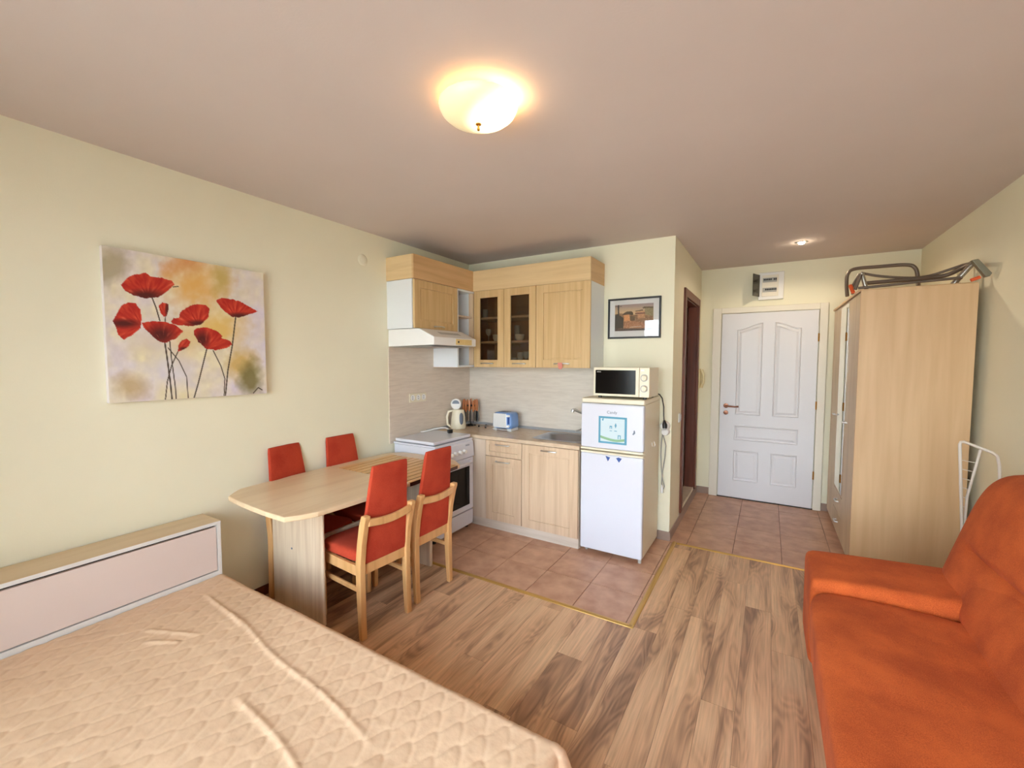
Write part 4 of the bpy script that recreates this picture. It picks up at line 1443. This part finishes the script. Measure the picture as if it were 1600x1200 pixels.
def poppy_col(u, v):
    h = homog([(122, 104), (1140, 265), (1180, 1020), (190, 1090)])
    w = h[6] * u + h[7] * v + 1
    x = (h[0] * u + h[1] * v + h[2]) / w
    y = (h[3] * u + h[4] * v + h[5]) / w
    n1 = fbm(x / 130, y / 130, 3)
    n2 = fbm(x / 35, y / 35, 9)
    base = np.stack([232 + 18 * (n1 - .5) + 20 * (n2 - .5), 221 + 16 * (n1 - .5) + 22 * (n2 - .5), 208 + 20 * (n2 - .5) - 60 * (n1 - .5)], 1)

    def blend(base, cen, rad, col, amt):
        d = np.hypot((x - cen[0]) / rad[0], (y - cen[1]) / rad[1]) + (n1 - .5) * 1.1 + (n2 - .5) * 0.4
        k = np.clip(1.25 - d, 0, 1)[:, None] * amt
        return base * (1 - k) + np.array(col)[None] * k
    base = blend(base, (720, 330), (200, 190), (236, 184, 104), 1.0)
    base = blend(base, (660, 210), (140, 90), (222, 150, 88), 0.8)
    base = blend(base, (870, 300), (70, 120), (196, 170, 84), 0.7)
    base = blend(base, (860, 600), (160, 150), (234, 192, 100), 0.85)
    base = blend(base, (680, 680), (130, 160), (226, 196, 130), 0.7)
    base = blend(base, (1000, 830), (110, 90), (214, 176, 92), 0.8)
    base = blend(base, (180, 230), (110, 130), (170, 156, 116), 0.75)
    base = blend(base, (320, 980), (120, 80), (190, 160, 106), 0.7)
    base = blend(base, (1080, 920), (70, 100), (120, 110, 60), 0.85)
    base = blend(base, (430, 730), (160, 90), (222, 206, 180), 0.6)
    base = blend(base, (560, 860), (200, 120), (224, 220, 226), 0.5)
    # stems

    def stem(base, pts, w0, col=(58, 44, 30)):
        dmin = np.full(x.shape, 1e9)
        for (p, q) in zip(pts[:-1], pts[1:]):
            d = np.array(q, float) - np.array(p, float)
            t = np.clip(((x - p[0]) * d[0] + (y - p[1]) * d[1]) / (d @ d), 0, 1)
            dmin = np.minimum(dmin, np.hypot(x - p[0] - t * d[0], y - p[1] - t * d[1]))
        k = np.clip((w0 - dmin) / 2.0 + 0.5, 0, 1)[:, None] * 0.9
        return base * (1 - k) + np.array(col)[None] * k
    for pts, w0 in (([(445, 430), (470, 490), (495, 570)], 4), ([(530, 540), (528, 580)], 3), ([(528, 700), (545, 800), (568, 950), (582, 1065)], 5),
                    ([(560, 700), (575, 820), (600, 980), (608, 1065)], 3.5), ([(612, 765), (575, 850), (550, 950), (540, 1065)], 3.5),
                    ([(550, 740), (620, 820), (670, 920), (684, 1060)], 3), ([(795, 740), (770, 850), (745, 960), (720, 1055)], 4),
                    ([(835, 755), (885, 850), (912, 930), (910, 1040)], 3), ([(972, 545), (955, 720), (930, 880), (918, 1040)], 4),
                    ([(1095, 1020), (1125, 985), (1150, 1000)], 3), ([(575, 358), (606, 355)], 3)):
        base = stem(base, pts, w0)
    flowers = [
        ([(248, 350), (290, 300), (330, 285), (400, 272), (430, 295), (500, 300), (560, 318), (582, 345), (540, 385), (480, 425), (400, 432), (330, 415), (270, 385)], (420, 430), (400, 415, 130, 40)),
        ([(198, 575), (215, 545), (250, 480), (290, 460), (340, 462), (370, 500), (382, 560), (375, 620), (320, 665), (270, 692), (235, 660), (215, 600)], (380, 600), (270, 590, 100, 28)),
        ([(382, 585), (440, 575), (520, 575), (600, 600), (645, 635), (600, 680), (530, 712), (480, 695), (430, 650), (395, 615)], (520, 712), (500, 660, 90, 60)),
        ([(485, 475), (510, 457), (545, 462), (548, 500), (540, 540), (520, 548), (498, 520)], (525, 545), (540, 500, 14, 50)),
        ([(565, 575), (580, 552), (612, 552), (620, 520), (660, 485), (720, 465), (780, 468), (806, 490), (800, 545), (760, 590), (700, 602), (630, 600), (575, 592)], (740, 600), (740, 585, 80, 22)),
        ([(845, 440), (880, 424), (940, 430), (1000, 445), (1060, 478), (1112, 505), (1060, 525), (1000, 545), (950, 542), (905, 510), (865, 470)], (970, 545), (1000, 535, 90, 20)),
        ([(708, 630), (740, 610), (800, 610), (860, 635), (890, 660), (885, 675), (940, 692), (955, 715), (920, 740), (850, 752), (790, 742), (740, 700), (715, 660)], (790, 745), (760, 690, 50, 60)),
        ([(610, 762), (615, 725), (635, 692), (665, 683), (690, 700), (680, 730), (650, 750)], (612, 765), (650, 745, 30, 12)),
    ]
    for poly, foot, dk in flowers:
        wx = x + 7 * (fbm(x / 22, y / 22, 21) - .5)
        wy = y + 9 * (fbm(x / 18, y / 18, 31) - .5)
        m = in_poly(wx, wy, poly)
        ang = np.arctan2(y - foot[1], x - foot[0])
        rr = np.hypot(x - foot[0], y - foot[1])
        st = fbm(ang * 9 + 20, rr / 60, 5)
        dkk = np.clip(1.3 - np.hypot((x - dk[0]) / dk[2], (y - dk[1]) / dk[3]), 0, 1)
        c = np.stack([196 + 60 * (st - .5), 52 + 70 * (st - .5), 32 + 40 * (st - .5)], 1)
        k = (dkk * 0.85)[:, None]
        c = c * (1 - k) + np.array((70, 16, 14))[None] * k
        hl = np.clip((st - 0.68) * 6, 0, 1)[:, None] * 0.45
        c = c * (1 - hl) + np.array((236, 120, 96))[None] * hl
        base[m] = c[m]
    return base


pa = thing('poppy_painting', 'canvas painting of red poppies on a cream and ochre ground, on the left wall', 'painting', (XL, 1.115, 1.28))
obj('canvas', MB().box(XL + 0.001, XL + 0.031, 0.742, 1.485, 1.283, 2.024), M['mat'], pa, bevel=0.002)
print_plane('picture', 270, 270, lambda u, v: (np.full(u.shape, XL + 0.0322), 0.743 + u * 0.741, 2.023 - v * 0.739), poppy_col, M['print'], pa)

# framed photograph
fp = thing('framed_photograph', 'black-framed photograph of old hillside houses above the microwave', 'picture', (-0.983, YB, 1.68))
GX0, GX1, GZ0, GZ1 = -1.205, -0.763, 1.677, 2.017
fm_ = MB()
fw = 0.015
fm_.box(GX0, GX1, YB - 0.02, YB - 0.001, GZ0, GZ0 + fw).box(GX0, GX1, YB - 0.02, YB - 0.001, GZ1 - fw, GZ1)
fm_.box(GX0, GX0 + fw, YB - 0.02, YB - 0.001, GZ0 + fw, GZ1 - fw).box(GX1 - fw, GX1, YB - 0.02, YB - 0.001, GZ0 + fw, GZ1 - fw)
obj('frame', fm_, M['blackframe'], fp, bevel=0.002)
obj('mount', MB().box(GX0 + fw, GX1 - fw, YB - 0.008, YB - 0.001, GZ0 + fw, GZ1 - fw), M['mat'], fp)


def photo_col(u, v):
    h = homog([(295, 350), (1090, 325), (1062, 892), (268, 890)])
    w = h[6] * u + h[7] * v + 1
    x = (h[0] * u + h[1] * v + h[2]) / w
    y = (h[3] * u + h[4] * v + h[5]) / w
    n = fbm(x / 40, y / 30, 2)
    n2 = fbm(x / 12, y / 10, 4)
    t = np.clip((y - 330) / 200, 0, 1)[:, None]
    c = np.array((158, 132, 128))[None] * (1 - t) + np.array((226, 184, 132))[None] * t

    def put(poly, col, nz=30):
        nonlocal c
        m = in_poly(x + 8 * (n2 - .5), y + 8 * (n2 - .5), poly)
        q = np.array(col)[None] + ((n2 - .5) * nz)[:, None] * 2
        c[m] = q[m]
    put([(260, 540), (420, 520), (520, 560), (700, 560), (1080, 500), (1080, 900), (260, 900)], (150, 104, 66), 60)
    put([(440, 540), (520, 490), (620, 485), (660, 510), (660, 560), (440, 570)], (84, 58, 34), 40)
    put([(460, 560), (580, 550), (590, 680), (470, 690)], (222, 150, 92), 40)
    put([(590, 590), (700, 590), (690, 680), (600, 680)], (104, 74, 40), 50)
    put([(700, 480), (860, 458), (870, 480), (710, 492)], (92, 70, 44))
    put([(710, 492), (900, 480), (900, 520), (720, 530)], (206, 150, 104))
    put([(700, 525), (910, 518), (910, 545), (700, 548)], (110, 46, 36))
    put([(745, 545), (900, 545), (900, 640), (750, 640)], (196, 138, 92), 40)
    put([(860, 410), (900, 395), (1080, 402), (1080, 425), (900, 430), (865, 440)], (96, 68, 40))
    put([(900, 430), (1080, 425), (1070, 600), (905, 560)], (150, 130, 88), 40)
    put([(420, 690), (600, 680), (820, 720), (920, 780), (900, 870), (450, 860)], (176, 116, 74), 60)
    put([(580, 810), (820, 795), (820, 812), (590, 825)], (206, 176, 150))
    put([(345, 345), (378, 345), (368, 760), (345, 760)], (46, 30, 24), 10)
    put([(290, 372), (430, 372), (430, 384), (290, 384)], (60, 44, 36), 10)
    put([(270, 560), (340, 540), (460, 620), (450, 830), (270, 840)], (58, 44, 34), 40)
    put([(268, 835), (920, 850), (1060, 850), (1060, 895), (268, 895)], (84, 60, 52), 40)
    return c


print_plane('print', 150, 110, lambda u, v: (-1.146 + u * 0.322, np.full(u.shape, YB - 0.0088), 1.964 - v * 0.222), photo_col, M['photo'], fp)
obj('glass_pane', MB().box(GX0 + fw, GX1 - fw, YB - 0.014, YB - 0.012, GZ0 + fw, GZ1 - fw), M['glass'], fp)

# ------------------------------------------------------------------ wardrobe
wd = thing('wardrobe', 'tall pale birch three-door wardrobe with a mirror door and a folded frame on top', 'wardrobe', (0.8, 4.39, 0))
AX0, AX1, AY0, AY1, AZ = 0.54, 1.085, 3.72, 5.06, 1.958
obj('carcass', MB().box(AX0, AX1, AY0 + 0.018, AY1, 0.06, AZ), M['wardf'], wd)
obj('side_panel', MB().box(AX0 - 0.018, AX1, AY0, AY0 + 0.0175, 0.001, AZ + 0.01), M['ward'], wd, bevel=0.001)
obj('plinth', MB().box(AX0 + 0.012, AX1, AY0 + 0.018, AY1, 0.001, 0.06), M['wardf'], wd)
obj('top_board', MB().box(AX0 - 0.03, AX1, AY0 + 0.0178, AY1 + 0.012, AZ + 0.0005, AZ + 0.018), M['ward'], wd, bevel=0.004)
sp = [AY0 + 0.018, 4.168, 4.616, AY1]
fx = face_nx(AX0)


def whandle(y, z, par):
    m = MB(face_nx(AX0 - 0.018)).tube([(y - 0.038, 0, z), (y - 0.034, 0.02, z), (y + 0.034, 0.02, z), (y + 0.038, 0, z)], 0.006, 8)
    obj('handle', m, M['chrome'], par, smooth=True)


d = obj('door', MB(fx).box(sp[0] + 0.001, sp[1] - 0.002, 0.0005, 0.018, 0.065, AZ - 0.004), M['wardf'], wd, bevel=0.001)
whandle(4.09, 1.02, d)
d = obj('door', MB(fx).box(sp[2] + 0.002, sp[3], 0.0005, 0.018, 0.065, AZ - 0.004), M['wardf'], wd, bevel=0.001)
whandle(4.69, 1.02, d)
d = obj('door', MB(fx).box(sp[1] + 0.001, sp[2] - 0.001, 0.0005, 0.018, 0.405, AZ - 0.004), M['wardf'], wd, bevel=0.001)
obj('mirror', MB(fx).box(sp[1] + 0.012, sp[2] - 0.03, 0.0182, 0.022, 0.425, AZ - 0.02), M['mirror'], d, bevel=0.001)
for z0, z1 in ((0.065, 0.232), (0.236, 0.40)):
    d = obj('drawer', MB(fx).box(sp[1] + 0.001, sp[2] - 0.001, 0.0005, 0.018, z0, z1), M['wardf'], wd, bevel=0.001)
    whandle(4.36, (z0 + z1) / 2 + 0.02, d)

# folded bed frame on wardrobe
WT = AZ + 0.0185
ff = thing('folded_frame', 'folded grey tubular metal cot frame with orange end caps lying on the wardrobe', 'folding frame', (0.8, 4.0, WT))


def smooth_path(pts, n=6):
    pts = [Vector(p) for p in pts]
    out = []
    P = [pts[0]] + pts + [pts[-1]]
    for i in range(1, len(P) - 2):
        for k in range(n):
            t = k / n
            a, b, c, d = P[i - 1], P[i], P[i + 1], P[i + 2]
            out.append(0.5 * ((2 * b) + (-a + c) * t + (2 * a - 5 * b + 4 * c - d) * t * t + (-a + 3 * b - 3 * c + d) * t ** 3))
    out.append(pts[-1])
    return out


T_ = lambda pts, r=0.011: MB().tube(smooth_path(pts), r, 10)
obj('leg_loop', T_([(0.515, 4.28, 2.0), (0.510, 4.3, 2.09), (0.514, 4.3, 2.175), (0.556, 4.3, 2.212), (0.70, 4.3, 2.214), (0.858, 4.3, 2.21), (0.912, 4.3, 2.18), (0.930, 4.3, 2.10), (0.93, 4.28, 2.01)], 0.013), M['framegrey'], ff, smooth=True)
obj('curved_tube', T_([(0.560, 4.05, 2.137), (0.672, 4.05, 2.102), (0.829, 4.05, 2.075), (0.928, 4.05, 2.078), (1.02, 4.03, 2.105), (1.085, 4.0, 2.127), (1.10, 3.95, 2.125)], 0.009), M['framegrey'], ff, smooth=True)
obj('side_tube', T_([(0.575, 4.0, 2.052), (0.73, 4.0, 2.055), (0.885, 4.0, 2.058), (1.0, 4.0, 2.066), (1.06, 3.96, 2.095), (1.095, 3.9, 2.115)], 0.014), M['framegrey'], ff, smooth=True)
obj('side_tube', T_([(0.52, 3.84, 2.0), (0.66, 3.82, 2.002), (0.816, 3.81, 2.010), (1.03, 3.80, 2.016)], 0.009), M['framegrey'], ff, smooth=True)
obj('brace', T_([(0.525, 4.1, 1.99), (0.527, 4.1, 2.059), (0.561, 4.1, 2.14)], 0.010), M['framegrey'], ff, smooth=True)
obj('brace', MB().cyl((0.545, 3.9, 2.112), (0.576, 3.9, 1.99), 0.013, 12), M['framesilver'], ff, smooth=True)
obj('brace', MB().cyl((0.505, 3.85, 1.992), (0.534, 3.85, 2.095), 0.011, 12), M['framegrey'], ff, smooth=True)
obj('brace', MB().cyl((1.015, 3.9, 1.99), (1.092, 3.88, 2.108), 0.016, 12), M['framesilver'], ff, smooth=True)
obj('bracket', MB().prism([(1.030, 2.098), (1.058, 2.102), (1.120, 2.012), (1.110, 1.995), (1.094, 1.992)], 3.66, 3.70, 'y'), M['bracket'], ff, bevel=0.003)
obj('cross_tube', MB().cyl((1.045, 3.69, 2.092), (1.09, 3.92, 2.118), 0.011, 10), M['framegrey'], ff, smooth=True)
obj('end_cap', MB().cyl((0.487, 3.93, 2.035), (0.502, 3.90, 1.9785), 0.012, 12), M['orange'], ff, smooth=True)
obj('end_cap', MB().cyl((1.055, 3.75, 1.989), (1.095, 3.75, 2.005), 0.010, 12), M['orange'], ff, smooth=True)

# ------------------------------------------------------------------ clothes airer
ai = thing('clothes_airer', 'white wire clothes airer standing folded between the sofa and the wardrobe', 'clothes airer', (1.0, 3.25, 0))
ya = 3.25
obj('frame', MB().tube([Vector(p) for p in [(0.975, ya, 0.012), (0.932, ya, 0.671), (0.910, ya, 1.035), (0.914, ya, 1.048), (0.925, ya, 1.05), (0.984, ya, 1.025), (1.036, ya, 1.003), (1.055, ya, 0.985), (1.064, ya, 0.94), (1.068, ya, 0.886), (1.075, ya, 0.60), (1.085, ya, 0.012)]], 0.0075, 8), M['wire'], ai, smooth=True)
obj('strut', MB().tube([(0.996, ya + 0.012, 1.020), (0.954, ya + 0.012, 0.746), (0.947, ya + 0.012, 0.40), (0.942, ya + 0.012, 0.012)], 0.0065, 8), M['wire'], ai, smooth=True)
for k in range(7):
    z = 0.945 - k * 0.05
    xl = 0.915 + (0.95 - z) * 0.055
    xr = 0.984 - (0.94 - z) * 0.155
    if xr - xl < 0.005:
        break
    obj('rung', MB().tube([(xl, ya, z + 0.004), (xr, ya + 0.012, z - 0.008)], 0.0022, 6), M['wire'], ai)

# ------------------------------------------------------------------ sofa
sf = thing('sofa', 'orange upholstered sofa with a low padded arm against the right wall', 'sofa', (0.65, 1.5, 0))


def rough_fn(s=0.006, fx_=7.0):
    def f(x, y, z):
        a = math.sin(x * fx_ * 1.3 + y * fx_) * math.sin(y * fx_ * 0.8 - z * 5) * s
        return (x + a * 0.5, y, z + a)
    return f


obj('base', MB().sell((0.62, 1.42, 0.21), (0.395, 0.93, 0.205), 14, 12), M['sofa'], sf, smooth=True)


def seat_fn(x, y, z):
    a = 0.006 * math.sin(x * 9 + y * 3) * math.sin(y * 7 + 1)
    d = math.exp(-((y - 1.62 - 0.12 * (x - .5)) / 0.02) ** 2) * 0.004
    return (x, y, z + (a - d if z > 0.4 else 0))


obj('seat_cushion', MB().sell((0.503, 1.37, 0.405), (0.330, 0.905, 0.092), 10, 40, seat_fn), M['sofa'], sf, smooth=True)


def arm_fn(x, y, z):
    if z > 0.4:
        z = z + 0.05 * (x - 0.2)
    return (x, y + 0.03 * (x - 0.2), z)


obj('arm', MB().sell((0.475, 2.455, 0.32), (0.287, 0.185, 0.205), 16, 24, arm_fn), M['sofa'], sf, smooth=True)


def back_fn(x, y, z):
    # lean backwards with height
    t = (z - 0.40) / 0.6
    x = x + 0.15 * t
    # shallow horizontal tuck
    if x < 0.98:
        x += 0.028 * math.exp(-((z - 0.70) / 0.025) ** 2) * (1 if y < 2.46 else max(0.0, 1 - (y - 2.46) / 0.08))
        x += 0.006 * math.sin(y * 8 + z * 6)
    return (x, y, z)


obj('backrest', MB().sell((0.815, 1.535, 0.668), (0.168, 1.13, 0.38), 4.5, 44, back_fn, ky=9), M['sofa'], sf, smooth=True)


def lum_fn(x, y, z):
    return (x + 0.19 * (z - 0.40) / 0.6, y, z)


obj('lumbar_cushion', MB().sell((0.685, 1.42, 0.565), (0.075, 1.0, 0.135), 3.2, 24, lum_fn), M['sofa'], sf, smooth=True)
obj('arm', MB().sell((0.475, 0.30, 0.33), (0.287, 0.180, 0.205), 9, 12), M['sofa'], sf, smooth=True)

# ------------------------------------------------------------------ bed, cover and headboard cabinet
hbx = thing('headboard_cabinet', 'long low white headboard box with a beige top, against the left wall behind the bed', 'headboard', (-2.6, 0.2, 0))
HY0, HY1, HX1, HZ = -0.55, 1.118, -2.50, 0.63
obj('top_board', MB().box(XL + 0.013, HX1, HY0, HY1, HZ - 0.018, HZ), M['hb'], hbx, bevel=0.001)
hm = MB()
hm.box(XL + 0.013, HX1, HY1 - 0.018, HY1, 0.001, HZ - 0.0185)
hm.box(XL + 0.013, HX1, HY0, HY0 + 0.018, 0.001, HZ - 0.0185)
hm.box(HX1 - 0.018, HX1, HY0 + 0.018, HY1 - 0.018, 0.001, 0.360)
hm.box(XL + 0.013, XL + 0.02, HY0 + 0.018, HY1 - 0.018, 0.001, HZ - 0.0185)
obj('carcass', hm, M['hbedge'], hbx)
obj('edge_band', MB().box(HX1 - 0.0002, HX1 + 0.0015, HY0, HY1, HZ - 0.018, HZ - 0.001), M['hbedge'], hbx)
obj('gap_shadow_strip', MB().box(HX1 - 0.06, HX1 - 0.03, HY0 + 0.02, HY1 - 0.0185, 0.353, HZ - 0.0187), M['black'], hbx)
obj('flap_door', MB().box(HX1 - 0.020, HX1 - 0.002, HY0 + 0.02, HY1 - 0.021, 0.3655, HZ - 0.029), M['hbwhite'], hbx, bevel=0.001)

BX0, BX1, BY0, BY1, BZ = HX1 + 0.005, -0.535, -0.50, 1.10, 0.338
bd = thing('bed', 'double bed frame and mattress hidden under the beige quilted cover', 'bed', (-1.5, 0.3, 0))
obj('frame', MB().box(BX0 + 0.01, BX1 - 0.03, BY0 + 0.03, BY1 - 0.03, 0.001, 0.16), M['hbedge'], bd, bevel=0.005)
obj('mattress', MB().box(BX0 + 0.01, BX1 - 0.03, BY0 + 0.03, BY1 - 0.03, 0.162, BZ - 0.02), M['melamine'], bd, bevel=0.03, seg=4)


def quilt():
    st_ = 0.005
    drop = 0.30
    U = BX1 - BX0
    V = BY1 - BY0
    us = np.arange(0, U + drop, st_)
    vs_ = np.arange(-drop * 0, V + drop, st_)
    uu, vv = np.meshgrid(us, vs_)
    u, v = uu.ravel(), vv.ravel()
    # quilted cells: rows of wavy seams meeting in turn
    p, d = 0.088, 0.068
    row = v / d
    i0 = np.floor(row)
    wob = 0.010 * (vnoise(u * 6 + 40, v * 6 + 40, 3) - .5)
    h = np.full(u.shape, 1.0)
    for k in (-1, 0, 1, 2):
        idx = i0 + k
        sgn = np.where(idx % 2 == 0, 1.0, -1.0)
        cy_ = (idx + 0.47 * sgn * np.sin(2 * PI * u / p) + 0.10 * np.sin(4 * PI * u / p + 1)) * d
        slope = 0.47 * 2 * PI / p * d * np.abs(np.cos(2 * PI * u / p))
        dist = np.abs(v - cy_ + wob) / np.sqrt(1 + slope ** 2)
        h = np.minimum(h, dist)
    puff = 0.0014 * (1 - np.exp(-(h / 0.0045) ** 2)) + 0.0010 * np.clip(h / 0.02, 0, 1) ** 0.6
    pn = 0.010 * (fbm(u * 3 + 5, v * 3 + 5, 12) - .5) + 0.0035 * (fbm(u * 22, v * 22, 15) - .5)

    def ridge(x0, y0, x1, y1, w, a):
        # world coordinates
        X = BX0 + u; Y = BY0 + v + 0.008 * np.sin(u * 9)
        dx, dy = x1 - x0, y1 - y0
        L2 = dx * dx + dy * dy
        t = ((X - x0) * dx + (Y - y0) * dy) / L2
        dd = np.abs((X - x0) * dy - (Y - y0) * dx) / math.sqrt(L2)
        fade = np.clip(t * 6, 0, 1) * np.clip((1 - t) * 6, 0, 1)
        return a * np.exp(-(dd / w) ** 2) * fade
    pn = pn + ridge(-2.15, 0.96, -0.95, 0.83, 0.011, 0.0045)
    pn = pn + ridge(-2.35, 0.98, -1.9, 0.92, 0.010, 0.006) + ridge(-1.55, 0.72, -1.05, 0.66, 0.011, 0.0042)
    pn = pn + ridge(-2.25, 0.70, -2.0, 0.80, 0.010, 0.005) + ridge(-2.15, 0.66, -2.02, 0.74, 0.010, 0.005)
    z = BZ + puff + pn
    ox = np.clip(u - U, 0, None)
    oy = np.clip(v - V, 0, None)
    r = 0.035
    dst = np.hypot(ox, oy)
    ang = np.clip(dst / r, 0, PI / 2)
    outd = r * np.sin(ang)
    down = np.where(dst < r * PI / 2, r * (1 - np.cos(ang)), r + (dst - r * PI / 2))
    both = np.minimum(ox, oy)
    outd = outd + 0.55 * both + 0.02 * np.clip(dst - 0.05, 0, 1) + 0.006 * np.sin(u * 20) * np.clip(oy * 6, 0, 1) + 0.006 * np.sin(v * 18) * np.clip(ox * 6, 0, 1)
    down = np.minimum(down, BZ - 0.03)
    ddx = np.where(dst > 1e-6, ox / np.maximum(dst, 1e-6), 0)
    ddy = np.where(dst > 1e-6, oy / np.maximum(dst, 1e-6), 0)
    edge = np.clip(1 - dst / 0.05, 0, 1)
    X = BX0 + np.minimum(u, U) + ddx * (outd + puff * (1 - edge))
    Y = BY0 + np.minimum(v, V) + ddy * (outd + puff * (1 - edge))
    Z = BZ + (z - BZ) * edge - down
    Z = np.where(dst > 0, Z, z)
    nu, nv = len(us), len(vs_)
    idx = np.arange(nu * nv).reshape(nv, nu)
    q = np.stack([idx[:-1, :-1], idx[:-1, 1:], idx[1:, 1:], idx[1:, :-1]], -1).reshape(-1, 4)
    me = bpy.data.meshes.new('bedspread')
    P = np.stack([X, Y, Z], 1)
    org = np.array([(BX0 + BX1) / 2, (BY0 + BY1) / 2, 0.03])
    P = P - org
    me.vertices.add(len(P))
    me.vertices.foreach_set('co', P.ravel())
    me.loops.add(q.size)
    me.loops.foreach_set('vertex_index', q.ravel())
    me.polygons.add(len(q))
    me.polygons.foreach_set('loop_start', np.arange(0, q.size, 4))
    me.polygons.foreach_set('loop_total', np.full(len(q), 4))
    me.update(calc_edges=True)
    me.polygons.foreach_set('use_smooth', np.ones(len(q), bool))
    me.materials.append(M['quilt'])
    o = bpy.data.objects.new('bedspread', me)
    COL.objects.link(o)
    o.location = org.tolist()
    tag(o, 'beige satin quilted bedspread covering the bed, hanging over its edges', 'bedspread')


quilt()

# ------------------------------------------------------------------ lamps
lc = (-0.975, 1.37)
lm = thing('ceiling_lamp', 'round frosted glass dome ceiling lamp with a brass finial, switched on', 'ceiling lamp', (lc[0], lc[1], 2.36))
m, nt, b = newmat('opal_glass')
b.inputs['Base Color'].default_value = lin((255, 236, 190)) + (1,)
b.inputs['Roughness'].default_value = 0.3
tcn = nt.nodes.new('ShaderNodeTexCoord')
vd = nt.nodes.new('ShaderNodeVectorMath'); vd.operation = 'DISTANCE'
vd.inputs[1].default_value = (0.075, 0.045, 0.05)     # where the bulb sits inside the bowl
nt.links.new(tcn.outputs['Object'], vd.inputs[0])
mr = nt.nodes.new('ShaderNodeMapRange')
mr.inputs[1].default_value = 0.07; mr.inputs[2].default_value = 0.16
mr.inputs[3].default_value = 2.6; mr.inputs[4].default_value = 0.30
mr.interpolation_type = 'SMOOTHSTEP'
nt.links.new(vd.outputs['Value'], mr.inputs[0])
b.inputs['Emission Color'].default_value = (1.0, 0.86, 0.50, 1)
nt.links.new(mr.outputs[0], b.inputs['Emission Strength'])
M['opal'] = m
R = 0.150
dome = [(R, 0.096), (R * 0.985, 0.086), (R * 0.93, 0.070), (R * 0.80, 0.054), (R * 0.58, 0.041), (R * 0.3, 0.033), (0, 0.031)]
dm = obj('glass_dome', MB().lathe(dome, (lc[0], lc[1], 2.36), 48), M['opal'], lm, smooth=True)
obj('ceiling_plate', MB().lathe([(0, 0), (0.10, 0), (0.10, 0.02), (0, 0.02)], (lc[0], lc[1], ZC - 0.0205), 32), M['rimglow'], lm, smooth=True)
obj('finial', MB().lathe([(0, -0.020), (0.005, -0.018), (0.006, -0.012), (0.004, -0.007), (0.004, 0.0), (0.011, 0.003), (0.011, 0.006), (0, 0.008)], (lc[0], lc[1], 2.383), 16), M['brass'], lm, smooth=True)


def point(name, loc, col, power, r=0.03):
    l = bpy.data.lights.new(name, 'POINT')
    l.color = col
    l.energy = power
    l.shadow_soft_size = r
    o = bpy.data.objects.new(name, l)
    o.location = loc
    COL.objects.link(o)
    return o


point('ceiling_lamp_bulb', (lc[0] + 0.075, lc[1] + 0.045, 2.445), (1.0, 0.62, 0.30), 2.3, 0.02)

hs = thing('ceiling_spot', 'small recessed halogen spotlight in the hallway ceiling, switched on', 'ceiling light', (0.205, 4.37, ZC))
obj('ring', MB().lathe([(0.026, -0.001), (0.042, -0.006), (0.046, 0)], (0.205, 4.37, ZC - 0.0002), 28), M['chrome'], hs, smooth=True)
obj('bulb', MB().lathe([(0.026, -0.002), (0.022, -0.012), (0.012, -0.018), (0, -0.019)], (0.205, 4.37, ZC), 24), emit_mat('halogen', (1.0, 0.86, 0.62), 40), hs, smooth=True)
l = bpy.data.lights.new('hall_spot_light', 'SPOT')
l.color = (1.0, 0.84, 0.62)
l.energy = 13
l.shadow_soft_size = 0.02
l.spot_size = math.radians(165)
l.spot_blend = 0.3
o = bpy.data.objects.new('hall_spot_light', l)
o.location = (0.205, 4.37, ZC - 0.03)
COL.objects.link(o)
point('hall_bulb_glow', (0.205, 4.37, ZC - 0.03), (1.0, 0.84, 0.62), 0.5, 0.01)
